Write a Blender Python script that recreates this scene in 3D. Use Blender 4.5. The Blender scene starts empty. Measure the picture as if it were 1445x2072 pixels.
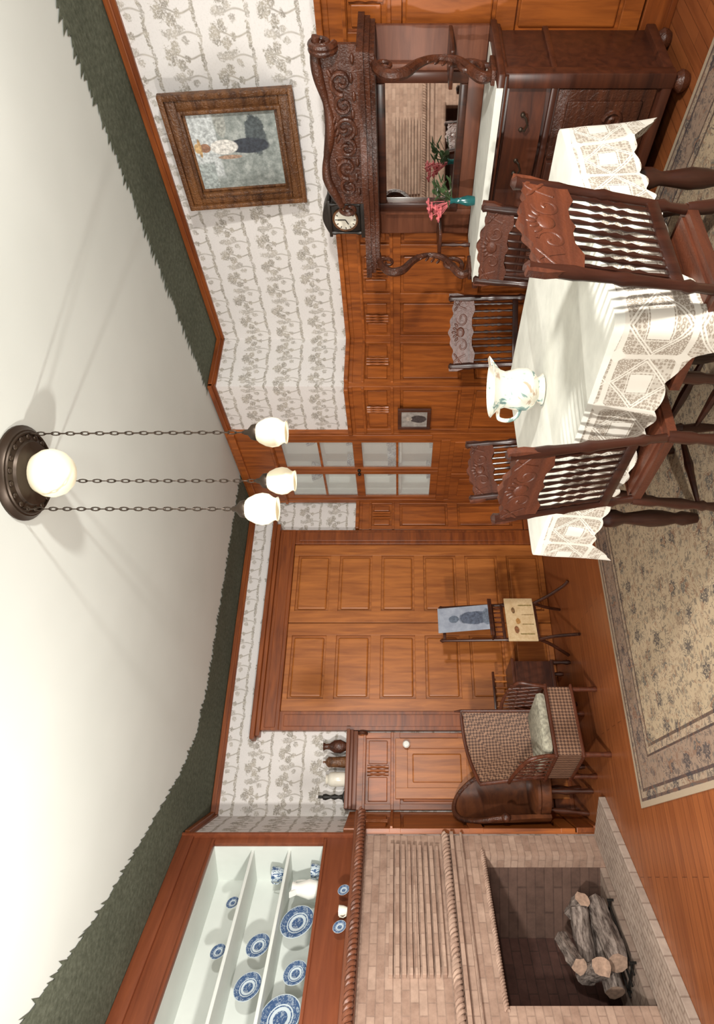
import bpy, bmesh, math, random
from mathutils import Vector, Matrix
random.seed(7)
R=math.radians
scene=bpy.context.scene
COL=scene.collection
try: scene.view_settings.view_transform='Standard'
except Exception: pass

# ------------------------------------------------ node helpers
def nd(nt,typ,ins=None,**props):
    n=nt.nodes.new(typ)
    for k,v in props.items(): setattr(n,k,v)
    for k,v in (ins or {}).items():
        s=n.inputs[k]
        if isinstance(v,bpy.types.NodeSocket): nt.links.new(v,s)
        else: s.default_value=v
    return n
def c4(c): return (c[0],c[1],c[2],1.0)
def newmat(name,rough=0.5,spec=0.5,col=(0.8,0.8,0.8),metal=0):
    m=bpy.data.materials.new(name); m.use_nodes=True
    nt=m.node_tree; b=nt.nodes['Principled BSDF']
    b.inputs['Roughness'].default_value=rough
    b.inputs['Base Color'].default_value=c4(col)
    b.inputs['Metallic'].default_value=metal
    if 'Specular IOR Level' in b.inputs: b.inputs['Specular IOR Level'].default_value=spec
    return m,nt,b
def math_(nt,op,a,b=None,c=None):
    ins={0:a}
    if b is not None: ins[1]=b
    if c is not None: ins[2]=c
    return nd(nt,'ShaderNodeMath',ins,operation=op).outputs[0]
def mix(nt,f,a,b):
    n=nt.nodes.new('ShaderNodeMix'); n.data_type='RGBA'
    for idx,v in ((0,f),(6,a),(7,b)):
        s=n.inputs[idx]
        if isinstance(v,bpy.types.NodeSocket): nt.links.new(v,s)
        else: s.default_value=v if idx==0 else c4(v)
    return n.outputs[2]
def ramp(nt,f,stops,interp='LINEAR'):
    n=nt.nodes.new('ShaderNodeValToRGB'); n.color_ramp.interpolation=interp
    e=n.color_ramp.elements
    while len(e)<len(stops): e.new(0.5)
    for i,(p,c) in enumerate(stops):
        e[i].position=p; e[i].color=c4(c) if not isinstance(c,(int,float)) else (c,c,c,1)
    nt.links.new(f,n.inputs[0]); return n.outputs[0]
def ocoord(nt): return nd(nt,'ShaderNodeTexCoord').outputs['Object']
def uvcoord(nt): return nd(nt,'ShaderNodeTexCoord').outputs['UV']
def mapping(nt,v,scale=(1,1,1),loc=(0,0,0),rot=(0,0,0)):
    return nd(nt,'ShaderNodeMapping',{'Vector':v,'Scale':scale,'Location':loc,'Rotation':rot}).outputs[0]
def noise(nt,v,scale,detail=4,rough=0.6,dist=0):
    return nd(nt,'ShaderNodeTexNoise',{'Vector':v,'Scale':scale,'Detail':detail,'Roughness':rough,'Distortion':dist}).outputs[0]
def bump(nt,b,h,strength=0.3,dist=0.01):
    n=nd(nt,'ShaderNodeBump',{'Height':h,'Strength':strength,'Distance':dist})
    nt.links.new(n.outputs[0],b.inputs['Normal'])
def setc(nt,b,s): nt.links.new(s,b.inputs['Base Color'])

def wood(name,c1,c2,axis='z',rough=0.35,sc=1.0,carve=0):
    m,nt,b=newmat(name,rough)
    s={'x':(1.2,14,14),'y':(14,1.2,14),'z':(14,14,1.2)}[axis]
    v=mapping(nt,ocoord(nt),tuple(k*sc for k in s))
    f=noise(nt,v,1.6,6,0.62,0.6)
    big=noise(nt,ocoord(nt),1.7,2)
    f2=math_(nt,'ADD',math_(nt,'MULTIPLY',f,0.75),math_(nt,'MULTIPLY',big,0.25))
    setc(nt,b,ramp(nt,f2,[(0.36,c1),(0.62,c2)]))
    if carve:
        n=noise(nt,ocoord(nt),45,3,0.5,1.5); bump(nt,b,n,carve,0.01)
    else: bump(nt,b,f,0.08,0.003)
    return m
def plain(name,col,rough=0.5,metal=0,var=0.12,sc=20,spec=0.5):
    m,nt,b=newmat(name,rough,spec,col,metal)
    f=noise(nt,ocoord(nt),sc,3)
    d=tuple(max(0,c*(1-var)) for c in col); l=tuple(c*(1+var) for c in col)
    setc(nt,b,ramp(nt,f,[(0.3,d),(0.7,l)])); return m

MT={}
MT['wain']=wood('wainscot_oak',(0.15,0.036,0.007),(0.38,0.105,0.018),'z',0.38)
MT['wainh']=wood('oak_horizontal',(0.13,0.030,0.007),(0.27,0.070,0.014),'x',0.38)
MT['doorw']=wood('door_oak',(0.25,0.072,0.014),(0.45,0.150,0.031),'z',0.40)
MT['redwood']=wood('red_wood',(0.15,0.038,0.015),(0.22,0.060,0.023),'x',0.42)
MT['mantelw']=wood('mantel_wood',(0.10,0.032,0.016),(0.19,0.065,0.032),'x',0.45)
MT['dark']=wood('dark_walnut',(0.026,0.009,0.006),(0.075,0.022,0.010),'z',0.32)
MT['darkx']=wood('dark_walnut_x',(0.034,0.011,0.007),(0.090,0.026,0.012),'x',0.34)
MT['carved']=wood('carved_walnut',(0.030,0.010,0.006),(0.095,0.028,0.012),'x',0.35,1,0.5)
MT['chair']=wood('chair_dark',(0.018,0.006,0.004),(0.045,0.014,0.008),'z',0.28)
MT['crest']=wood('chair_crest',(0.050,0.014,0.007),(0.115,0.030,0.012),'x',0.42,1,0.2)
MT['ebony']=plain('ebony_black',(0.018,0.013,0.010),0.4)
MT['white']=plain('white_paint',(0.66,0.69,0.65),0.55,var=0.04,sc=4)
MT['cabwhite']=plain('cabinet_white',(0.90,0.92,0.89),0.6,var=0.03,sc=4)
MT['cream']=plain('ivory_ceramic',(0.74,0.70,0.60),0.25,var=0.05)
MT['brass']=plain('aged_bronze',(0.045,0.030,0.020),0.42,0.6)
MT['porc']=plain('porcelain',(0.80,0.79,0.74),0.12,var=0.02)
MT['cloth']=plain('linen',(0.70,0.70,0.63),0.85,var=0.10,sc=9)
MT['teal']=plain('teal_glass',(0.012,0.10,0.10),0.12)
MT['pink']=plain('pink_petals',(0.58,0.13,0.14),0.6,var=0.4,sc=60)
MT['green']=plain('leaf_green',(0.05,0.09,0.03),0.6,var=0.4,sc=60)
MT['grey']=plain('pale_fabric',(0.32,0.30,0.23),0.9,var=0.45,sc=40)
MT['iron']=plain('black_iron',(0.02,0.018,0.016),0.5,0.5)
MT['barrel']=wood('brown_leather_wood',(0.045,0.015,0.008),(0.13,0.042,0.016),'x',0.32,0.6)

m,nt,b=newmat('ceiling_plaster',0.9,0.2)
o=ocoord(nt); f=noise(nt,o,0.9,3); setc(nt,b,ramp(nt,f,[(0.3,(0.55,0.57,0.53)),(0.7,(0.61,0.63,0.59))]))
MT['ceil']=m
m,nt,b=newmat('green_border',0.95,0.1)
f=noise(nt,ocoord(nt),36,5,0.7); g=noise(nt,ocoord(nt),3,2)
ff=math_(nt,'ADD',math_(nt,'MULTIPLY',f,0.8),math_(nt,'MULTIPLY',g,0.2))
setc(nt,b,ramp(nt,ff,[(0.34,(0.060,0.066,0.046)),(0.52,(0.098,0.106,0.076)),(0.70,(0.15,0.16,0.12))]))
MT['border']=m
# wallpaper: toile of leafy trees with trunks and ground lines
def wallpaper(name,bg,ink):
    m,nt,b=newmat(name,0.9,0.12)
    uv=uvcoord(nt); sp=nd(nt,'ShaderNodeSeparateXYZ',{0:uv}); x,y=sp.outputs[0],sp.outputs[1]
    stip=noise(nt,uv,95,4,0.8)
    st=ramp(nt,stip,[(0.40,0.15),(0.52,1.0)])
    edge=noise(nt,uv,34,4,0.75,0.6)
    CW,CH=0.21,0.27
    def layer(ox,oy,blobs,wob,k):
        ys=math_(nt,'DIVIDE',math_(nt,'ADD',y,oy),CH); row=math_(nt,'FLOOR',ys); yy=math_(nt,'SUBTRACT',ys,row)
        xs=math_(nt,'ADD',math_(nt,'DIVIDE',math_(nt,'ADD',x,ox),CW),math_(nt,'MULTIPLY',row,0.5)); xx=math_(nt,'FRACT',xs)
        cx=math_(nt,'MULTIPLY',math_(nt,'SUBTRACT',xx,0.5),CW); cy=math_(nt,'MULTIPLY',math_(nt,'SUBTRACT',yy,0.5),CH)
        tot=None
        for (bx,by,rx,ry) in blobs:
            dx=math_(nt,'DIVIDE',math_(nt,'SUBTRACT',cx,bx),rx); dy=math_(nt,'DIVIDE',math_(nt,'SUBTRACT',cy,by),ry)
            d=math_(nt,'SQRT',math_(nt,'ADD',math_(nt,'MULTIPLY',dx,dx),math_(nt,'MULTIPLY',dy,dy)))
            v=math_(nt,'ADD',math_(nt,'SUBTRACT',1.0,d),math_(nt,'MULTIPLY',math_(nt,'SUBTRACT',edge,0.5),2.6))
            tot=v if tot is None else math_(nt,'MAXIMUM',tot,v)
        leaf=math_(nt,'MULTIPLY',ramp(nt,tot,[(0.02,0.0),(0.22,1.0)]),st)
        tx=math_(nt,'ABSOLUTE',math_(nt,'ADD',cx,math_(nt,'MULTIPLY',math_(nt,'SINE',math_(nt,'MULTIPLY',cy,38.0)),wob)))
        trunk=math_(nt,'MULTIPLY',ramp(nt,tx,[(0.0030,1.0),(0.0048,0.0)]),math_(nt,'MULTIPLY',math_(nt,'LESS_THAN',cy,0.05),math_(nt,'GREATER_THAN',cy,-0.115)))
        return math_(nt,'MULTIPLY',math_(nt,'MAXIMUM',leaf,trunk),k)
    A=layer(0,0,[(0.0,0.062,0.052,0.036),(-0.040,0.022,0.036,0.026),(0.044,0.012,0.034,0.028),(0.012,-0.03,0.022,0.018),(0.0,-0.112,0.085,0.013)],0.012,1.0)
    Bm=layer(0.105,0.02,[(0.0,0.05,0.026,0.05),(-0.024,0.0,0.022,0.026),(0.028,-0.02,0.022,0.022),(0.0,-0.10,0.05,0.012)],-0.010,0.7)
    c=mix(nt,ramp(nt,stip,[(0.50,0.0),(0.70,0.16)]),bg,ink)
    inkc=ramp(nt,noise(nt,uv,18,2),[(0.38,ink),(0.62,tuple(min(1,q*1.6) for q in ink))])
    c=mix(nt,math_(nt,'MINIMUM',math_(nt,'ADD',Bm,0.0),0.8),c,inkc); c=mix(nt,math_(nt,'MULTIPLY',A,0.88),c,inkc)
    setc(nt,b,c); return m
MT['paper']=wallpaper('scenic_tree_wallpaper',(0.72,0.69,0.67),(0.24,0.215,0.175))
def brick(name,c1,c2,mort,bw=0.15,rh=0.045,ms=0.0035,plane='xz',rough=0.8,mott=0.35):
    m,nt,b=newmat(name,rough,0.25)
    sp=nd(nt,'ShaderNodeSeparateXYZ',{0:ocoord(nt)})
    if plane=='xz': xx=math_(nt,'ADD',sp.outputs[0],sp.outputs[1]); yy=sp.outputs[2]
    else: xx,yy=sp.outputs[0],sp.outputs[1]
    v=nd(nt,'ShaderNodeCombineXYZ',{0:xx,1:yy}).outputs[0]
    br=nd(nt,'ShaderNodeTexBrick',{'Vector':v,'Color1':c4(c1),'Color2':c4(c2),'Mortar':c4(mort),'Scale':1.0,'Mortar Size':ms,'Brick Width':bw,'Row Height':rh,'Bias':0.0})
    n=noise(nt,ocoord(nt),14,5,0.7)
    col=mix(nt,mott,br.outputs[0],ramp(nt,n,[(0.3,tuple(q*0.5 for q in c1)),(0.7,tuple(q*1.3 for q in c2))]))
    setc(nt,b,col); bump(nt,b,math_(nt,'SUBTRACT',1.0,br.outputs[1]),0.4,0.004); return m
MT['brick']=brick('mottled_brick',(0.30,0.185,0.135),(0.46,0.32,0.245),(0.25,0.165,0.125),0.13,0.046,0.0035,mott=0.35)
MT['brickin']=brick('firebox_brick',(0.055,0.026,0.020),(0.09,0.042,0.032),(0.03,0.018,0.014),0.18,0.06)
MT['brickin_lit']=brick('firebox_brick_lit_side',(0.085,0.048,0.036),(0.13,0.075,0.056),(0.06,0.035,0.027),0.18,0.06)  # lighter copy of the firebox brick, light from the left put into its colour
MT['brickfl']=brick('firebox_floor_brick',(0.25,0.18,0.14),(0.33,0.25,0.20),(0.15,0.10,0.08),0.10,0.06,0.004,'xy')
MT['hearth']=brick('hearth_brick',(0.34,0.26,0.21),(0.43,0.34,0.28),(0.22,0.155,0.12),0.10,0.035,0.005,'xy')
m,nt,b=newmat('floor_planks',0.33)
o=ocoord(nt)
br=nd(nt,'ShaderNodeTexBrick',{'Vector':o,'Color1':c4((0.21,0.060,0.019)),'Color2':c4((0.31,0.096,0.029)),'Mortar':c4((0.06,0.016,0.006)),'Scale':1.0,'Mortar Size':0.0022,'Brick Width':1.7,'Row Height':0.062})
g=noise(nt,mapping(nt,o,(1.2,16,1)),2.2,6,0.6,0.5)
setc(nt,b,mix(nt,0.4,br.outputs[0],ramp(nt,g,[(0.3,(0.13,0.035,0.012)),(0.7,(0.34,0.11,0.036))]))); MT['floor']=m
# rug
RW,RL=2.86,3.5
m,nt,b=newmat('oriental_rug',0.97,0.05)
o=ocoord(nt); sp=nd(nt,'ShaderNodeSeparateXYZ',{0:o})
ax=math_(nt,'SUBTRACT',RW/2,math_(nt,'ABSOLUTE',sp.outputs[0])); ay=math_(nt,'SUBTRACT',RL/2,math_(nt,'ABSOLUTE',sp.outputs[1]))
ed=math_(nt,'MINIMUM',ax,ay)
base=ramp(nt,ed,[(0.0,(0.36,0.28,0.20)),(0.03,(0.14,0.09,0.07)),(0.045,(0.33,0.25,0.18)),(0.075,(0.10,0.065,0.055)),(0.09,(0.27,0.19,0.14)),(0.235,(0.09,0.06,0.05)),(0.25,(0.36,0.27,0.19)),(0.285,(0.12,0.08,0.06)),(0.30,(0.39,0.30,0.20))],'CONSTANT')
vo=nd(nt,'ShaderNodeTexVoronoi',{'Vector':o,'Scale':7.0,'Randomness':0.5})
dv=nd(nt,'ShaderNodeVectorMath',{0:mapping(nt,o,(7,7,7)),1:mapping(nt,vo.outputs['Position'],(7,7,7))},operation='SUBTRACT').outputs[0]
ds_=nd(nt,'ShaderNodeSeparateXYZ',{0:dv}); ang=math_(nt,'ARCTAN2',ds_.outputs[1],ds_.outputs[0])
pet=math_(nt,'ADD',vo.outputs['Distance'],math_(nt,'MULTIPLY',math_(nt,'SINE',math_(nt,'MULTIPLY',ang,7.0)),0.045))
fl=ramp(nt,pet,[(0.0,1.0),(0.08,0.0),(0.13,0.95),(0.25,0.0),(0.30,0.6),(0.33,0.0)],'CONSTANT')
vo2=nd(nt,'ShaderNodeTexVoronoi',{'Vector':o,'Scale':21.0,'Randomness':0.8})
fl2=ramp(nt,vo2.outputs['Distance'],[(0.0,1.0),(0.22,1.0),(0.34,0.0)])
wv=noise(nt,o,13,3,0.6,2.2)
vine=ramp(nt,math_(nt,'ABSOLUTE',math_(nt,'SUBTRACT',wv,0.5)),[(0.0,0.9),(0.018,0.9),(0.03,0.0)])
rc=ramp(nt,noise(nt,o,8,1),[(0.40,(0.05,0.045,0.05)),(0.48,(0.17,0.09,0.06)),(0.54,(0.09,0.085,0.08)),(0.6,(0.19,0.13,0.09))],'CONSTANT')
mot=math_(nt,'MAXIMUM',math_(nt,'MULTIPLY',fl,0.85),math_(nt,'MAXIMUM',math_(nt,'MULTIPLY',vine,0.75),math_(nt,'MULTIPLY',fl2,0.55)))
msk=math_(nt,'MULTIPLY',mot,math_(nt,'GREATER_THAN',ed,0.03))
setc(nt,b,mix(nt,msk,base,rc)); bump(nt,b,noise(nt,o,300,2),0.4,0.004); MT['rug']=m
# lace
m,nt,b=newmat('lace',0.9,0.1)
uv=uvcoord(nt)
wob=nd(nt,'ShaderNodeTexNoise',{'Vector':uv,'Scale':6.0,'Detail':1.0})
uvw=nd(nt,'ShaderNodeVectorMath',{0:uv,1:nd(nt,'ShaderNodeVectorMath',{0:wob.outputs[1],'Scale':0.02},operation='SCALE').outputs[0]},operation='ADD').outputs[0]
mp=mapping(nt,uvw,(1/0.22,1/0.20,1),(0.0,0.12,0)); sp=nd(nt,'ShaderNodeSeparateXYZ',{0:mp})
fx=math_(nt,'ABSOLUTE',math_(nt,'SUBTRACT',math_(nt,'FRACT',sp.outputs[0]),0.5)); fy=math_(nt,'ABSOLUTE',math_(nt,'SUBTRACT',math_(nt,'FRACT',sp.outputs[1]),0.5))
dd=math_(nt,'ADD',fx,fy); mx=math_(nt,'MAXIMUM',fx,fy)
sq=math_(nt,'LESS_THAN',mx,0.17)
ln=ramp(nt,dd,[(0.0,0.0),(0.40,0.95),(0.43,0.1),(0.46,0.95),(0.49,0.0),(0.86,0.95)],'CONSTANT')
ln2=ramp(nt,mx,[(0.0,0.0),(0.19,0.9),(0.205,0.0),(0.455,0.85)],'CONSTANT')
vd=nd(nt,'ShaderNodeTexVoronoi',{'Vector':uvw,'Scale':80.0,'Randomness':0.4}).outputs['Distance']
dots=ramp(nt,vd,[(0.0,0.9),(0.22,0.85),(0.32,0.05),(0.46,0.2),(0.58,0.85)])
fine=nd(nt,'ShaderNodeTexChecker',{'Vector':uv,'Scale':280.0}).outputs[1]
sol=math_(nt,'MAXIMUM',math_(nt,'MAXIMUM',math_(nt,'MULTIPLY',sq,0.95),math_(nt,'MAXIMUM',ln,ln2)),math_(nt,'MAXIMUM',math_(nt,'MULTIPLY',fine,0.35),math_(nt,'MULTIPLY',dots,0.75)))
setc(nt,b,mix(nt,sol,(0.36,0.29,0.22),(0.68,0.65,0.58)))
tr=nd(nt,'ShaderNodeBsdfTransparent'); ms=nd(nt,'ShaderNodeMixShader')
nt.links.new(ramp(nt,sol,[(0.2,0.68),(0.8,1.0)]),ms.inputs[0]); nt.links.new(tr.outputs[0],ms.inputs[1]); nt.links.new(b.outputs[0],ms.inputs[2])
nt.links.new(ms.outputs[0],nt.nodes['Material Output'].inputs[0]); MT['lace']=m
# plate
m,nt,b=newmat('blue_white_china',0.2)
o=ocoord(nt); sp=nd(nt,'ShaderNodeSeparateXYZ',{0:o})
r=math_(nt,'SQRT',math_(nt,'ADD',math_(nt,'MULTIPLY',sp.outputs[0],sp.outputs[0]),math_(nt,'MULTIPLY',sp.outputs[1],sp.outputs[1])))
rr=math_(nt,'DIVIDE',r,0.1)
w=(0.50,0.57,0.61); bl=(0.04,0.085,0.19)
rg=ramp(nt,rr,[(0.0,bl),(0.34,w),(0.50,bl),(0.56,w),(0.62,bl),(0.95,w)],'CONSTANT')
n=noise(nt,o,75,3,0.6,1); setc(nt,b,mix(nt,ramp(nt,n,[(0.50,0.0),(0.64,0.6)]),rg,w)); MT['plate']=m
m,nt,b=newmat('blue_transfer_china',0.15)
n=noise(nt,ocoord(nt),55,3,0.6,1); setc(nt,b,ramp(nt,n,[(0.44,bl),(0.52,w)])); MT['china']=m
m,nt,b=newmat('painted_ceramic',0.3)
o=ocoord(nt); n=noise(nt,o,13,3,0.6,1.2)
cc=ramp(nt,n,[(0.36,(0.12,0.20,0.19)),(0.41,(0.32,0.42,0.38)),(0.45,(0.68,0.65,0.56)),(0.60,(0.70,0.66,0.56)),(0.66,(0.45,0.33,0.24))])
setc(nt,b,cc); MT['pitcher']=m
m,nt,b=newmat('mirror_silver',0.02,0.5,(0.74,0.73,0.70),1.0); MT['mirror']=m
m=bpy.data.materials.new('brightened_pane_glass'); m.use_nodes=True; nt=m.node_tree; nt.nodes.clear()
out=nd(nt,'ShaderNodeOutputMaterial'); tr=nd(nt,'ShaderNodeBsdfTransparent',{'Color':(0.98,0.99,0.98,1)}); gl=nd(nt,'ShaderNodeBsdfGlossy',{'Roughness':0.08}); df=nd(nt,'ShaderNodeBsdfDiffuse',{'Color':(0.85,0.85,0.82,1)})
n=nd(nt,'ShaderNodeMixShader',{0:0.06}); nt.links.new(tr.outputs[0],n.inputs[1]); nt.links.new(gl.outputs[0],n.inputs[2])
n2=nd(nt,'ShaderNodeMixShader',{0:0.22}); nt.links.new(n.outputs[0],n2.inputs[1]); nt.links.new(df.outputs[0],n2.inputs[2]); nt.links.new(n2.outputs[0],out.inputs[0]); MT['glass']=m  # white mixed into the glass stands in for light in the dim cabinet
m,nt,b=newmat('lit_opal_glass',0.25,0.5,(0.70,0.65,0.50))
b.inputs['Emission Color'].default_value=(1.0,0.82,0.52,1); b.inputs['Emission Strength'].default_value=0.33; MT['opal']=m
# woven cane lattice
m,nt,b=newmat('woven_cane',0.65)
ow=ocoord(nt)
wa=nd(nt,'ShaderNodeTexChecker',{'Vector':mapping(nt,ow,(1,1,1),(0,0,0),(0,R(45),0)),'Scale':62.0}).outputs[1]
nz=noise(nt,ow,24,3)
setc(nt,b,mix(nt,math_(nt,'MULTIPLY',wa,math_(nt,'ADD',nz,0.3)),(0.075,0.034,0.020),(0.30,0.165,0.10))); bump(nt,b,wa,0.5,0.003); MT['cane']=m
m,nt,b=newmat('log_bark',0.95,0.1)
n=noise(nt,mapping(nt,ocoord(nt),(2,9,9)),5,6,0.7); setc(nt,b,ramp(nt,n,[(0.38,(0.075,0.055,0.047)),(0.62,(0.36,0.29,0.25))])); bump(nt,b,n,0.9,0.012); MT['bark']=m
MT['logend']=plain('log_end',(0.38,0.25,0.18),0.9,var=0.3,sc=40)
MT['gilt']=wood('carved_gilt_frame',(0.055,0.020,0.008),(0.19,0.078,0.026),'x',0.38,1,0.7)

def paint(name,base,layers,nz=12,rough=0.6):
    m,nt,b=newmat(name,rough)
    o=ocoord(nt); sp=nd(nt,'ShaderNodeSeparateXYZ',{0:o}); x,z=sp.outputs[0],sp.outputs[2]
    n=noise(nt,o,nz,5,0.7); col=ramp(nt,n,base)
    for L in layers:
        cx,cz,rx,rz,c,kind=L[:6]; wb=L[6] if len(L)>6 else 0.5
        dx=math_(nt,'DIVIDE',math_(nt,'ABSOLUTE',math_(nt,'SUBTRACT',x,cx)),rx); dz=math_(nt,'DIVIDE',math_(nt,'ABSOLUTE',math_(nt,'SUBTRACT',z,cz)),rz)
        if kind=='e': d=math_(nt,'SQRT',math_(nt,'ADD',math_(nt,'MULTIPLY',dx,dx),math_(nt,'MULTIPLY',dz,dz)))
        else: d=math_(nt,'MAXIMUM',dx,dz)
        d=math_(nt,'ADD',d,math_(nt,'MULTIPLY',math_(nt,'SUBTRACT',n,0.5),wb))
        k=ramp(nt,d,[(0.88,1.0),(1.0,0.0)])
        nn=noise(nt,o,60,3); cv=ramp(nt,nn,[(0.35,tuple(q*0.6 for q in c)),(0.65,tuple(q*1.25 for q in c))])
        col=mix(nt,k,col,cv)
    setc(nt,b,col); return m

# ------------------------------------------------ geometry builder
class B:
    def __init__(s): s.bm=bmesh.new(); s.uv=None
    def f(s,vs,mi=0):
        try:
            fc=s.bm.faces.new(vs); fc.material_index=mi; return fc
        except ValueError: return None
    def v(s,p,M=None):
        p=Vector(p); return s.bm.verts.new(M@p if M else p)
    def box(s,x0,x1,y0,y1,z0,z1,bev=0,M=None,mi=0):
        q=[s.v(p,M) for p in ((x0,y0,z0),(x1,y0,z0),(x1,y1,z0),(x0,y1,z0),(x0,y0,z1),(x1,y0,z1),(x1,y1,z1),(x0,y1,z1))]
        fs=[s.f([q[i] for i in ix],mi) for ix in ((3,2,1,0),(4,5,6,7),(0,1,5,4),(1,2,6,5),(2,3,7,6),(3,0,4,7))]
        if bev>0:
            es=list({e for fc in fs if fc for e in fc.edges})
            bmesh.ops.bevel(s.bm,geom=es,offset=bev,segments=2,affect='EDGES',profile=0.5)
        return s
    def rings(s,rs,closed=False,cap=True,mi=0):
        n=len(rs[0]); L=len(rs)
        for i in range(L if closed else L-1):
            a,b=rs[i],rs[(i+1)%L]
            for j in range(n): s.f([a[j],a[(j+1)%n],b[(j+1)%n],b[j]],mi)
        if cap and not closed: s.f(rs[0][::-1],mi); s.f(rs[-1],mi)
    def lathe(s,prof,c=(0,0,0),n=20,M=None,sx=1,sy=1,cap=True,mi=0):
        rs=[]
        for r,z in prof:
            rs.append([s.v((c[0]+max(r,0.0004)*sx*math.cos(2*math.pi*j/n),c[1]+max(r,0.0004)*sy*math.sin(2*math.pi*j/n),c[2]+z),M) for j in range(n)])
        s.rings(rs,cap=cap,mi=mi); return s
    def turned(s,p0,p1,prof,n=10):
        p0=Vector(p0); d=Vector(p1)-p0; L=d.length
        M=Matrix.Translation(p0)@d.to_track_quat('Z','Y').to_matrix().to_4x4()
        return s.lathe([(r,t*L) for t,r in prof],n=n,M=M)
    def cyl(s,p0,p1,r0,r1=None,n=10):
        return s.turned(p0,p1,[(0,r0),(1,r0 if r1 is None else r1)],n)
    def ball(s,c,r,sx=1,sy=1,sz=1,n=14,M=None):
        k=8; return s.lathe([(r*math.sin(math.pi*i/k),-r*sz*math.cos(math.pi*i/k)) for i in range(k+1)],c,n,M,sx,sy)
    def tube(s,pts,r,n=8,closed=False,M=None):
        pts=[Vector(p) for p in pts]; L=len(pts); rs=[]; up=None
        for i,p in enumerate(pts):
            a=pts[i-1] if (i>0 or closed) else p; b=pts[(i+1)%L] if (i<L-1 or closed) else p
            t=(b-a).normalized()
            if up is None: up=t.orthogonal().normalized()
            up=(up-t*up.dot(t)).normalized(); w=t.cross(up)
            rad=r[i] if isinstance(r,(list,tuple)) else r
            rs.append([s.v(p+(up*math.cos(2*math.pi*j/n)+w*math.sin(2*math.pi*j/n))*rad,M) for j in range(n)])
        s.rings(rs,closed=closed); return s
    def prism(s,poly,y0,y1,M=None,ax='xz',mi=0):
        def P(a,b,d): return (a,d,b) if ax=='xz' else ((d,a,b) if ax=='yz' else (a,b,d))
        A=[s.v(P(a,b,y0),M) for a,b in poly]; C=[s.v(P(a,b,y1),M) for a,b in poly]
        n=len(poly)
        for i in range(n): s.f([A[i],A[(i+1)%n],C[(i+1)%n],C[i]],mi)
        s.f(A[::-1],mi); s.f(C,mi); return s
    def make(s,name,mats,smooth=False):
        bmesh.ops.recalc_face_normals(s.bm,faces=s.bm.faces)
        me=bpy.data.meshes.new(name); s.bm.to_mesh(me); s.bm.free()
        for m in (mats if isinstance(mats,(list,tuple)) else [mats]): me.materials.append(MT[m] if isinstance(m,str) else m)
        if smooth:
            for p in me.polygons: p.use_smooth=True
            try: me.set_sharp_from_angle(angle=R(42))
            except Exception: pass
        return bpy.data.objects.new(name,me)
def struct(bb,name,mats,loc=(0,0,0),rz=0,smooth=False):
    o=bb.make(name,mats,smooth); COL.objects.link(o); o.location=loc; o.rotation_euler=(0,0,rz); o['kind']='structure'; return o
def thing(name,loc,rz,label,cat,group=None,scale=1,rot=None):
    e=bpy.data.objects.new(name,None); e.empty_display_size=0.1; COL.objects.link(e); e.location=loc
    e.rotation_euler=rot or (0,0,rz); e.scale=(scale,)*3 if not isinstance(scale,tuple) else scale
    e['label']=label; e['category']=cat
    if group: e['group']=group
    return e
def part(par,bb,name,mats,smooth=True,label=None):
    o=bb.make(name,mats,smooth); COL.objects.link(o); o.parent=par
    if label: o['label']=label
    return o
def solo(bb,name,mats,loc,label,cat,rz=0,rot=None,smooth=True,group=None,scale=None):
    o=bb.make(name,mats,smooth); COL.objects.link(o); o.location=loc; o.rotation_euler=rot or (0,0,rz); o['label']=label; o['category']=cat
    if group: o['group']=group
    if scale: o.scale=scale
    return o
def clone(root,loc,rz,scale=None,label=None,rot=None):
    c=root.copy(); COL.objects.link(c); c.location=loc; c.rotation_euler=rot or (0,0,rz)
    if scale: c.scale=(scale,)*3
    if label: c['label']=label
    def rec(src,dst):
        for ch in src.children:
            k=ch.copy(); COL.objects.link(k); k.parent=dst; rec(ch,k)
    rec(root,c); return c
def spiral(cx,cz,r0,r1,a0,a1,n=24):
    return [(cx+(r0+(r1-r0)*i/n)*math.cos(a0+(a1-a0)*i/n),cz+(r0+(r1-r0)*i/n)*math.sin(a0+(a1-a0)*i/n)) for i in range(n+1)]
def smoothpath(pts,k=6):
    P=[Vector(p) for p in pts]; out=[]
    for i in range(len(P)-1):
        p0=P[max(i-1,0)];p1=P[i];p2=P[i+1];p3=P[min(i+2,len(P)-1)]
        for j in range(k):
            t=j/k; out.append(0.5*((2*p1)+(p2-p0)*t+(2*p0-5*p1+4*p2-p3)*t*t+(3*p1-p0-3*p2+p3)*t**3))
    out.append(P[-1]); return out

# ------------------------------------------------ room shell
CZ=2.89; YB=5.55; XR=3.84; XJ=3.33; YJ=3.80
FO=Vector((0.25,4.90,0)); FT=R(-138); FD=Vector((math.cos(FT),math.sin(FT),0)); FN=Vector((-math.sin(FT),math.cos(FT),0))
FE=FO+FD*1.9
def wallseg(name,a,b,z0=0,z1=CZ,mat='paper',off=0,thick=0.06):
    a=Vector((a[0],a[1],0)); b=Vector((b[0],b[1],0)); L=(b-a).length; th=math.atan2(b.y-a.y,b.x-a.x)
    bb=B(); uvl=bb.bm.loops.layers.uv.new('UVMap')
    bb.box(0,L,-thick,0,z0,z1)
    for fc in bb.bm.faces:
        for lp in fc.loops: lp[uvl].uv=(lp.vert.co.x-lp.vert.co.y+off,lp.vert.co.z)
    return struct(bb,name,mat,(a.x,a.y,0),th)
wallseg('wall_back',(XJ+0.6,YB),(-1.3,YB))
wallseg('wall_right',(XR,-0.9),(XR,YJ),off=0.1)
wallseg('wall_corner',(XR,YJ),(XJ+0.06,YJ),off=0.2)
wallseg('wall_closet',(XJ,YJ),(XJ,4.35),off=0.05)
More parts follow.
